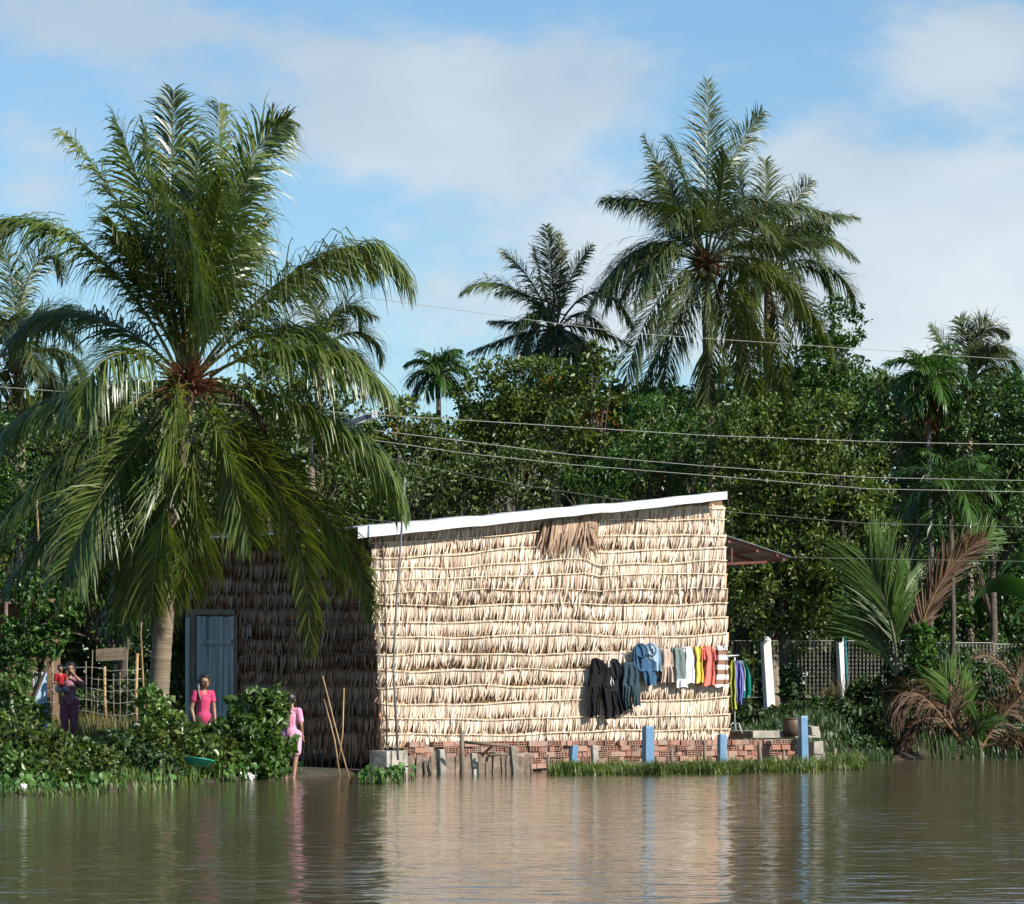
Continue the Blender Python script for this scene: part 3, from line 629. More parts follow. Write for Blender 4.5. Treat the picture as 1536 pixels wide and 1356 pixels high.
# ------------------------------------------------------------------ brick retaining wall, slab, posts and stakes at the water's edge
BW = lambda px, py, off=0.0: hit(px, py, A + Vector((0, -.12, 0)), B_ + Vector((0, -.12, 0)), off)
bp, bq = BW(612, 1150), BW(1195, 1150); bdir = (bq - bp).to_2d().normalized(); bdir = Vector((bdir.x, bdir.y, 0)); bn = Vector((bdir.y, -bdir.x, 0)); blen = (bq - bp).to_2d().length
bwall = thing('brick_wall', (bp.x, bp.y, 0), 'low retaining wall of rough hollow red bricks under the thatched hut', 'wall')
mb = MB(); rb = random.Random(3); Rm = Matrix((bdir, -bn, Vector((0, 0, 1)))).transposed()
bh = .078
for r in range(6):
    s = -.09 * (r % 2)
    while s < blen:
        w = rb.choice((.18, .18, .17, .09, .10)); z = .05 + r * (bh + .008)
        topz = .43 + .05 * math.sin(s * 1.3) * 0
        if z + bh < .50 and not (r >= 3 and rb.random() < .10) and not (r < 2 and s < 2.1):
            c = Vector((bp.x, bp.y, 0)) + bdir * (s + w / 2) + bn * rb.uniform(-.03, .02); c.z = z + bh / 2 + rb.gauss(0, .004)
            rot = Rm @ Matrix.Rotation(rb.gauss(0, .02), 3, 'Y'); 
            # hollow brick: outer shell and recessed cells
            if rb.random() < .45:
                hw = w - .008; nx = 3 if w > .12 else 2
                mb.box(c - bn * .028, (hw, .05, bh), rot)
                for a in range(nx + 1): mb.box(c + bdir * (-hw / 2 + .006 + (hw - .012) * a / nx) + bn * .016, (.012, .036, bh), rot)
                for a in range(3): mb.box(c + Vector((0, 0, -bh / 2 + .006 + (bh - .012) * a / 2)) + bn * .0145, (hw - .004, .032, .011), rot)
            else: mb.box(c, (w - .008, .08, bh), rot, jit=.003)
        s += w
mb.build('brickwork', M['brick'], bwall)
mb = MB(); c = Vector((bp.x, bp.y, .12)) + bdir * (blen / 2) - bn * .08; mb.box(c, (blen, .08, .62), Rm); mb.build('mortar_bed', M['mortar'], bwall)
mb = MB()
for i in range(26):
    s = i * .085; c = Vector((bp.x, bp.y, 0)) + bdir * s + bn * rb.uniform(-.0, .02); c.z = .07 + rb.uniform(-.02, .02); mb.box(c, (.10, .08, .36), Rm, jit=.02)
mb.build('rough_footing', M['mortar'], bwall)
# concrete corner beam
cb = thing('concrete_block', P(588, 1150, 59.6), 'grey concrete block jutting over the water at the hut corner', 'block')
mb = MB(); p = P(583, 1144, 59.4); Rr = Matrix.Rotation(math.radians(-28), 3, 'Z'); mb.box((p.x, p.y, p.z + .05), (.30, .62, .25), Rr, jit=.012); mb.build('beam', M['concrete'], cb)
mb = MB(); p = P(606, 1150, 59.2); mb.box((p.x - .02, p.y + .1, .0), (.10, .10, .32), Rr, jit=.012); mb.build('leg', M['concrete'], cb)
cs_ = P(1140, 1101, 64.4)
slab = MB(); slab.box((cs_.x, cs_.y + .6, cs_.z), (1.35, 1.6, .10), Matrix.Rotation(math.atan2(bdir.y, bdir.x), 3, 'Z'), jit=.01)
tag(slab.build('concrete_slab', M['concrete']), 'grey concrete slab beside the hut on top of the brick wall', 'slab')
def post(name, label, cat, px, y0, y1, d, w, mat, group=None, lean=0, taper=.9, cap=None, rz=.45):
    a = P(px, y1, d); b = P(px + lean, y0, d); a.z = min(a.z, 0.0) if y1 > 1120 else a.z
    mb = MB(); R = Matrix.Rotation(rz, 3, 'Z'); w2 = w / 2; vs = []
    for (c, k) in ((a - Vector((0, 0, .25)), 1), (a.lerp(b, .97), taper), (b, taper * .82)):
        for x, y in ((-1, -1), (1, -1), (1, 1), (-1, 1)): vs.append(c + R @ Vector((x * w2 * k, y * w2 * k, 0)) + Vector((random.uniform(-.003, .003), 0, random.uniform(-.004, .004))))
    fs = []
    for l in (0, 4):
        for k in range(4): fs.append((l + k, l + (k + 1) % 4, l + 4 + (k + 1) % 4, l + 4 + k))
    fs += [(8, 9, 10, 11), (3, 2, 1, 0)]; mb.add(vs, fs); o = mb.build(name, mat); return tag(o, label, cat, group)
G1 = 'blue painted posts at the water edge'
post('mooring_post', 'short leaning blue concrete post left of the tallest blue one by the brick wall', 'post', 855, 1118, 1160, 59.9, .10, M['bluepost'], G1, 7)
post('mooring_post', 'thick blue concrete post standing in front of the thatch below the hanging jeans', 'post', 972, 1089, 1150, 60.8, .145, M['bluepost'], G1, 0)
post('mooring_post', 'small blue concrete post at the right end of the thatched front wall', 'post', 1083, 1101, 1144, 61.6, .12, M['bluepost'], G1, 0)
post('mooring_post', 'bright blue concrete post beside the brown pot at the end of the brick wall', 'post', 1206, 1074, 1140, 63.4, .125, M['bluepost'], G1, -2)
G2 = 'grey concrete stubs along the brick wall'
post('concrete_stub', 'squat grey concrete stub between the hut corner block and the wooden rail', 'post', 664, 1124, 1166, 59.2, .11, M['concrete'], G2, -4)
post('concrete_stub', 'grey concrete stub under the left end of the wooden rail', 'post', 716, 1130, 1166, 59.2, .09, M['concrete'], G2, -6)
post('concrete_stub', 'slanting pale concrete stub holding the right end of the wooden rail', 'post', 776, 1120, 1164, 59.4, .10, M['concrete'], G2, -7)
post('concrete_stub', 'pale concrete stub in the weeds between two blue posts', 'post', 895, 1118, 1148, 60.5, .10, M['concrete'], G2, -4)
def stick(name, label, cat, pts, r, mat, group=None, n=7):
    mb = MB(); k = len(pts); mb.tube(pts, [r * (1.1 - .25 * i / (k - 1)) * (1 + .08 * math.sin(i * 3)) for i in range(k)], n); return tag(mb.build(name, mat, None, True), label, cat, group)
G3 = 'old wooden stakes in the shallows'
stk = [(692, 1097, 1168, 58.9, .038, 2, 'tall forked wooden stake left of the brown rail'), (634, 1138, 1164, 59.3, .022, 2, 'thin pale wooden stub by the concrete corner block'),
       (646, 1140, 1166, 59.2, .026, -4, 'pale bent driftwood stub just left of the squat concrete one'), (728, 1135, 1166, 59.1, .026, 3, 'short thin stake beneath the middle of the rail'), (758, 1134, 1163, 59.2, .03, 4, 'crooked stake just left of the slanting concrete stub'),
       (797, 1138, 1162, 59.4, .022, 0, 'slim upright stake right of the slanting concrete stub'), (822, 1132, 1160, 59.6, .028, 1, 'dark stake in the water where the weeds begin'), (1008, 1122, 1148, 60.9, .026, 0, 'short brown stake right of the thick blue post'),
       (1056, 1114, 1146, 61.4, .028, 2, 'brown stake left of the small blue post'), (1142, 1112, 1150, 61.6, .036, -3, 'stout brown stake before the bare end of the brick wall'), (1176, 1126, 1146, 62.5, .022, 0, 'low stake just left of the bright blue post'), (1252, 1122, 1142, 66, .035, 1, 'grey stump right of the stacked blocks')]
for (px, y0, y1, d, r, ln, lab) in stk:
    a = P(px, y1, d); b = P(px + ln, y0, d); a.z = -.2; stick('wooden_stake', lab, 'stake', [a, a.lerp(b, .4) + Vector((.008, 0, 0)), a.lerp(b, .75) - Vector((.01, 0, 0)), b], r, M['stake'], G3)
rl = thing('wooden_rail', P(728, 1118, 59.0), 'brown pole rail tied across the stubs before the brick wall', 'rail')
mb = MB(); mb.tube([P(694, 1113, 58.95), P(730, 1116, 58.9), P(764, 1119, 59.0)], [.022, .025, .022], 8); mb.build('top_pole', M['wood'], rl, True)
mb = MB(); mb.tube([P(732, 1133, 59.0), P(762, 1131, 59.1)], .022, 8); mb.build('lower_pole', M['wood'], rl, True)
mb = MB(); mb.tube([P(722, 1134, 59.0), P(738, 1119, 59.0)], .02, 8); mb.build('brace', M['redsteel'], rl, True)
stick('antenna_pole', 'tall thin grey pole leaning in front of the hut corner', 'pole', [P(597, 1140, 59.1), P(590, 1000, 59.2), P(595, 900, 59.2), P(602, 800, 59.2), P(607, 716, 59.2)], .018, M['steel'])
pt = thing('clay_pot', P(1187, 1102, 64.3), 'brown clay pot on the slab beside the bright blue post', 'pot')
mb = MB(); q = P(1188, 1104, 64.3); mb.lathe(q, [(.0, .0), (.13, 0), (.15, .12), (.15, .24), (.135, .27), (.125, .27), (.13, .22), (.11, .04), (0, .03)], 20); mb.build('body', M['pot'], pt, True)
mb = MB(); mb.lathe(q, [(.137, .262), (.148, .268), (.148, .285), (.122, .285), (.122, .262)], 20); mb.build('rim', M['pot'], pt, True)
for (px, py, s, lab) in ((1219, 1096, .15, 'upper broken concrete block behind the bright blue post'), (1224, 1122, .18, 'lower broken concrete block behind the bright blue post')):
    mb = MB(); q = P(px, py, 63.9); mb.box(q, (s, s, s * 1.05), Matrix.Rotation(.5, 3, 'Z'), jit=.02)
    if py > 1100: mb.box(q - Vector((0, -.02, .16)), (.2, .2, .18), Matrix.Rotation(.4, 3, 'Z'), jit=.02)
    tag(mb.build('broken_block', M['concrete']), lab, 'block', 'broken concrete blocks by the blue post')
# dry reeds sticking out of the water
for i, (a, b, c, lab) in enumerate((((525, 1172), (508, 1110), (484, 1014), 'tallest dry reed leaning left out of the water by the dark wall'), ((512, 1180), (502, 1110), (486, 1048), 'dry reed leaning left just under the tallest reed'), ((508, 1140), (514, 1100), (516, 1032), 'upright dry reed standing right of the leaning reeds'))):
    stick('dry_reed', lab, 'reed', [P(a[0], a[1], 57.2), P(b[0], b[1], 57.2), P(c[0], c[1], 57.3)], .011, M['reed'], 'dry reeds in the water', 6)

# ------------------------------------------------------------------ washing on the front wall
line_pts = [FW(878, 986, .16), FW(920, 992, .16), FW(950, 975, .16), FW(1000, 974, .16), FW(1093, 969, .16)]
mb = MB(); mb.tube(line_pts, .004, 5); tag(mb.build('clothes_line', M['wire']), 'thin clothes line strung along the thatched front wall', 'clothes line')
def garment(name, label, cat, strips, mat, off=.16, folds=5, amp=.02, mats=None, fn=FW, ph=0, extra=None):
    """strips: lists of (x left, x right, y) rows in picture coordinates on a plane off the wall; each is lofted, folded and given thickness"""
    mb = MB(); 
    for si, st in enumerate(strips):
        mi = st[0] if isinstance(st[0], int) else 0; st = st[1:] if isinstance(st[0], int) else st
        n = 14; rows = []; ys = [r[2] for r in st]; m = max(4, int((ys[-1] - ys[0]) / 4)); top = ys[0]
        for j in range(m + 1):
            y = ys[0] + (ys[-1] - ys[0]) * j / m; xl = np.interp(y, ys, [r[0] for r in st]); xr = np.interp(y, ys, [r[1] for r in st]); row = []
            g = min(1, (y - top) / 20 + .15)
            for i in range(n + 1):
                u = i / n; bulge = math.sin(u * math.pi) * .022
                o = off + bulge + amp * g * math.sin(u * folds * 2 + ph + si * 2 + y * .03) + amp * .5 * math.sin(u * 17 + y * .08 + ph)
                row.append((xl + (xr - xl) * u + .5 * math.sin(y * .25 + ph), y + (1.2 * math.sin(u * 7 + ph) if j == m else 0), o))
            rows.append(row)
        vs = [fn(*q) for r in rows for q in r] + [fn(q[0], q[1], q[2] - .018 - .02 * math.sin(k / n * math.pi)) for r in rows for k, q in enumerate(r)]
        N1 = (m + 1) * (n + 1); fs = []
        for j in range(m):
            for i in range(n):
                a = j * (n + 1) + i; fs.append((a, a + n + 1, a + n + 2, a + 1)); fs.append((a + N1, a + 1 + N1, a + n + 2 + N1, a + n + 1 + N1))
        for j in range(m):
            for i in (0, n):
                a = j * (n + 1) + i; fs.append((a, a + N1, a + n + 1 + N1, a + n + 1))
        for j in (0, m):
            for i in range(n):
                a = j * (n + 1) + i; fs.append((a, a + 1, a + 1 + N1, a + N1))
        mb.add(vs, fs, mi)
    if extra: extra(mb)
    o = mb.build(name, mats or mat, None, True); return tag(o, label, cat, 'washing hung to dry at the hut')
def ring(mb, px, py, rx, ry, off, mi, th=.012, tilt=0):     # the open waistband of trousers hung by one side
    pts = [];
    for k in range(17):
        a = 2 * math.pi * k / 16; pts.append(FW(px + rx * math.cos(a) + tilt * math.sin(a), py + ry * math.sin(a), off + .05 * math.cos(a)))
    mb.tube(pts, th, 6, mi)
    # dark inside cloth
    mb.add([FW(px + rx * math.cos(2 * math.pi * k / 16) * .95, py + ry * math.sin(2 * math.pi * k / 16) * .95, off - .03) for k in range(16)], [tuple(range(16))], mi)
cB = cloth('black_cloth', (.016, .016, .018)); cB2 = cloth('black_denim', (.022, .023, .026)); cSl = cloth('slate_cloth', (.045, .075, .088), (.028, .05, .06), 40)
cJ = cloth('blue_denim', (.055, .12, .20), (.03, .07, .13)); cJl = cloth('washed_denim', (.36, .46, .55), (.18, .28, .38)); cW = cloth('white_cotton', (.74, .74, .74), (.62, .63, .65))
cBe = cloth('beige_cotton', (.48, .38, .32), (.38, .29, .23)); cG = cloth('grey_green_cotton', (.17, .215, .20), (.12, .16, .15)); cY = cloth('yellow_cotton', (.78, .60, .12), (.68, .50, .08)); cR = cloth('coral_cotton', (.72, .20, .16), (.58, .14, .11))
cOl = cloth('olive_cotton', (.34, .36, .05), (.26, .28, .04)); cPu = cloth('violet_cotton', (.20, .20, .52), (.15, .15, .40)); cGr = cloth('pale_grey_cotton', (.45, .47, .50)); cTe = cloth('teal_cotton', (.02, .26, .22), (.015, .18, .15)); cNavy = cloth('navy_cotton', (.02, .05, .10))
garment('black_trousers', 'long black trousers, first garment from the left on the wall', 'trousers',
        [[(888, 903, 990), (884, 916, 1004), (883, 916, 1030)], [(884, 899, 1028), (883, 896, 1055), (884, 896, 1076)], [(898, 915, 1026), (904, 920, 1050), (908, 924, 1078)]], cB, .17, 5, .022, extra=lambda mb: ring(mb, 896, 998, 8, 10, .2, 0, .016, 3))
garment('black_jeans', 'black jeans hung open with white pocket lining showing', 'trousers',
        [[(917, 934, 1000), (916, 936, 1018), (915, 938, 1036)], [(918, 929, 1034), (922, 934, 1052), (926, 940, 1071)], [(928, 938, 1034), (932, 944, 1050), (936, 948, 1064)],
         [1, (911, 918, 994), (912, 919, 1000)], [1, (915, 919, 1010), (914, 921, 1020), (917, 922, 1028)]], None, .13, 4, .02, [cB2, cW], extra=lambda mb: ring(mb, 923, 1003, 8, 14, .19, 0, .018, 2))
garment('slate_trousers', 'dark slate wide trousers between black jeans and blue jeans', 'trousers',
        [[(934, 958, 993), (933, 959, 1010), (933, 960, 1028)], [(934, 946, 1026), (934, 946, 1045), (936, 947, 1061)], [(947, 960, 1026), (948, 961, 1045), (950, 961, 1059)]], cSl, .18, 9, .018)
garment('blue_jeans', 'dark blue denim jeans with a round open waistband', 'jeans',
        [[(953, 970, 985), (957, 985, 993), (958, 986, 1006)], [(950, 957, 970), (949, 957, 985), (950, 960, 1000), (958, 964, 1008)], [(961, 978, 1004), (964, 986, 1014), (970, 985, 1028)]], cJ, .17, 5, .02, extra=lambda mb: ring(mb, 962, 976, 9, 10, .22, 0, .016, 1))
garment('washed_jeans', 'light washed denim shorts hung beside the dark blue jeans', 'shorts',
        [[(975, 990, 972), (974, 992, 985), (980, 993, 1007)], [1, (972, 979, 977), (973, 979, 990)]], None, .14, 5, .02, [cJl, cW], extra=lambda mb: ring(mb, 977, 974, 7, 9, .18, 0, .02, 1))
garment('beige_shorts', 'pale beige shorts with a dark shadowed fold', 'shorts', [[(991, 1009, 973), (991, 1010, 985), (992, 1012, 1000)], [(993, 1001, 998), (992, 999, 1024)], [(1000, 1012, 998), (1003, 1015, 1024)]], cBe, .15, 5, .02)
garment('grey_trousers', 'grey green trousers with a white hem near the middle of the line', 'trousers', [[(1008, 1026, 971), (1008, 1028, 985), (1012, 1031, 1018)], [1, (1015, 1031, 1018), (1015, 1032, 1031)]], None, .17, 6, .02, [cG, cW])
garment('white_shirt', 'plain white shirt between the grey trousers and yellow top', 'shirt', [[(1026, 1038, 970), (1025, 1041, 982), (1027, 1043, 1025)], [(1022, 1028, 974), (1021, 1028, 990)]], cW, .15, 5, .015)
garment('yellow_shirt', 'yellow sleeveless top beside the coral shirt', 'shirt', [[(1041, 1045, 969), (1040, 1055, 976), (1043, 1054, 990), (1044, 1056, 1024)], [(1051, 1054, 969), (1048, 1057, 977), (1050, 1058, 988)]], cY, .17, 5, .02)
garment('coral_shirt', 'coral red t-shirt hanging beside the striped top', 'shirt', [[(1056, 1066, 969), (1055, 1070, 976), (1058, 1072, 990), (1055, 1073, 1028)], [(1052, 1060, 972), (1051, 1058, 990)], [(1067, 1073, 974), (1069, 1075, 992)]], cR, .19, 5, .02)
pz = FW(1080, 1000).z
garment('striped_shirt', 'brown and white striped top at the right end of the line', 'shirt', [[(1074, 1080, 968), (1072, 1092, 975), (1073, 1092, 990), (1072, 1094, 1030)], [(1086, 1091, 968), (1085, 1092, 976)]], striped('brown_white_stripes', (.70, .68, .64), (.23, .125, .075), -.03, .155), .16, 5, .018)
# clothes rack at the right corner
rk = thing('clothes_rack', P(1101, 1094, 64.0), 'slim metal clothes rack standing at the right corner of the hut', 'clothes rack')
RP = lambda px, py, off=0.0: P(px, py, 64.2 - off)
mb = MB(); mb.tube([RP(1102, 1093), RP(1102, 986)], .012, 6); mb.build('pole', M['white_metal'], rk, True)
mb = MB(); mb.tube([P(1092, 984, 63.7), P(1108, 983, 64.6)], .012, 6); mb.build('top_bar', M['white_metal'], rk, True)
for dx, dy in ((-9, 0), (11, .3), (2, -.5)):
    mb = MB(); mb.tube([RP(1102, 1084), RP(1102 + dx * .6, 1086, dy), RP(1102 + dx, 1100, dy)], .010, 6); mb.build('foot', M['white_metal'], rk, True)
garment('olive_shirt', 'long olive yellow dress, nearest the wall on the clothes rack', 'dress', [[(1097, 1101, 990), (1094, 1103, 996), (1094, 1104, 1030), (1096, 1105, 1064)]], cOl, .25, 5, .03, fn=RP)
garment('violet_shirt', 'violet long sleeved shirt on the clothes rack', 'shirt', [[(1101, 1108, 991), (1100, 1112, 999), (1102, 1112, 1025), (1104, 1113, 1053)], [(1108, 1113, 996), (1110, 1116, 1020), (1108, 1114, 1058)]], cPu, .1, 5, .03, fn=RP)
garment('grey_shirt', 'pale grey shirt between violet and teal shirts on the rack', 'shirt', [[(1107, 1113, 991), (1109, 1118, 1002), (1112, 1118, 1018), (1110, 1117, 1036)]], cGr, -.08, 5, .03, fn=RP)
garment('teal_shirt', 'teal shirt outermost on the clothes rack', 'shirt', [[(1110, 1116, 991), (1112, 1123, 1003), (1116, 1125, 1025), (1113, 1125, 1046)], [(1118, 1122, 1000), (1121, 1127, 1022), (1122, 1126, 1042)]], cTe, -.25, 5, .03, fn=RP)

# ------------------------------------------------------------------ chain-link fence on the right bank
fe = thing('chain_link_fence', P(1205, 1050, 78), 'chain link fence with white concrete posts behind the grassy bank', 'fence')
def fpost(px, d, y0=955, y1=1054):
    a = P(px + 8, y1, d); b = P(px, y0, d); mb = MB(); vs = []
    for c, k in ((a - Vector((0, 0, .4)), .088), (b - Vector((0, 0, .03)), .08), (b, .062)):
        for x, y in ((-1, -1), (1, -1), (1, 1), (-1, 1)): vs.append(c + Matrix.Rotation(.35, 3, 'Z') @ Vector((x * k, y * k, 0)))
    fs = [(l + k, l + (k + 1) % 4, l + 4 + (k + 1) % 4, l + 4 + k) for l in (0, 4) for k in range(4)] + [(8, 9, 10, 11)]
    mb.add(vs, fs); mb.build('post', M['whitepost'], fe)
for px, d in ((1148, 78), (1261, 78.2), (1035, 78)): fpost(px, d, 955 if px < 1300 else 962)
def netting(x0, x1, y0, y1, d0, d1):
    V = []; Fq = []; p0 = P(x0, y0, d0); p1 = P(x1, y0, d1); z1 = P(x0, y1, d0).z; L = (p1 - p0).length; c = .078; nx = int(L / c); nz = int((p0.z - z1) / (c * .5)); cnt = 0; w = .0019
    dx = (p1 - p0) / nx; dz = Vector((0, 0, (z1 - p0.z) / nz)); mb = MB()
    for s in (0, 1):
        for i in range(-nz, nx + nz) if False else range(nx + 1):
            pts = []
            for k in range(nz + 1):
                o = .5 if (k % 2) ^ s else 0.0
                pts.append(p0 + dx * min(nx, i + o) + dz * k + Vector((0, .006 * (1 if k % 2 else -1), 0)))
            mb.tube(pts, w, 3, caps=False)
    mb.tube([p0, p1], .008, 4); mb.tube([p0 + dz * nz, p1 + dz * nz], .008, 4)
    return mb.build('netting', M['mesh'], fe)
netting(1035, 1148, 961, 1046, 78, 78); netting(1148, 1261, 961, 1046, 78, 78.2); netting(1261, 1378, 961, 1046, 78.2, 78.8); netting(1378, 1490, 964, 1046, 78.8, 79.4); netting(1490, 1600, 966, 1046, 79.4, 80)
stick('teal_pole', 'thin teal pole standing beside the second white fence post', 'pole', [P(1271, 1060, 77.4), P(1267, 950, 77.4), P(1264, 858, 77.4)], .028, M['teal'])

# ------------------------------------------------------------------ lamp and power lines
lp = thing('street_lamp', P(468, 1100, 68), 'grey street lamp with a long tube head rising behind the big coconut palm', 'street lamp')
mb = MB(); mb.tube([P(468, 1100, 68), P(468, 700, 68)], [.06, .05], 10); mb.build('pole', M['stake'], lp, True)
mb = MB(); mb.tube([P(468, 715, 68), P(467, 660, 68), P(480, 648, 67.8), P(514, 637, 67.6)], .022, 8); mb.build('arm', M['steel'], lp, True)
hd_ = MB(); a = P(510, 640, 67.6); b = P(560, 623, 67.4); ax = (b - a).normalized(); sdv = Vector((0, 1, 0)); upv = ax.cross(sdv).normalized(); 
if upv.z < 0: upv = -upv
vs = []
for c in (a, b):
    for q, h in ((-.07, -.02), (.07, -.02), (.045, .05), (-.045, .05)): vs.append(c + sdv * q + upv * h)
hd_.add(vs, [(3, 2, 1, 0), (4, 5, 6, 7), (0, 1, 5, 4), (1, 2, 6, 5), (2, 3, 7, 6), (3, 0, 4, 7)]); lh = hd_.build('lamp_head', M['darkmetal'], lp)
mb = MB(); mb.tube([a - upv * .035 + ax * .02, b - upv * .035 - ax * .02], .028, 8); mb.build('tube', M['white_metal'], lh, True)
mb = MB(); c = b + ax * .03; mb.box(c + upv * .01, (.10, .15, .13), None, jit=.004); mb.build('end_cap', M['white_metal'], lh)
def wire(label, pts, d, r=.008, mat='wire'):
    ps = [P(x, y, d) for x, y in pts]; fine = []
    for i in range(len(ps) - 1):
        for k in range(8): fine.append(ps[i].lerp(ps[i + 1], k / 8))
    fine.append(ps[-1])
    mb = MB(); mb.tube(fine, r * .8, 4, caps=False); tag(mb.build('power_line', M[mat]), label, 'cable', 'power lines crossing above the hut')
wire('thickest pale cable crossing the whole picture above the hut roof', [(-60, 576), (120, 589), (480, 617), (760, 634), (1060, 653), (1330, 663), (1600, 668)], 66, .0085)
wire('thin cable crossing the sky through the tall coconut crowns', [(560, 448), (620, 456), (760, 475), (950, 500), (1200, 517), (1400, 531), (1600, 545)], 70, .0075)
wire('thin upper cable of the pair below the thick one', [(560, 645), (700, 662), (860, 682), (1060, 699), (1300, 716), (1600, 722)], 67, .008)
wire('thin lower cable of the pair below the thick one', [(560, 660), (700, 680), (860, 697), (1060, 713), (1300, 733), (1600, 739)], 67.5, .008)
wire('thin sagging cable running down towards the hut roof', [(560, 682), (640, 700), (760, 724), (920, 748), (1100, 768), (1300, 785), (1600, 792)], 68.5, .007, 'wiredark')
wire('thin cable leaving the awning tip to the right', [(1180, 836), (1300, 838), (1600, 843)], 69, .0065, 'wiredark')
wire('thin short cable over the low side of the roof', [(430, 764), (480, 770), (560, 780), (680, 790)], 69, .007, 'wiredark')
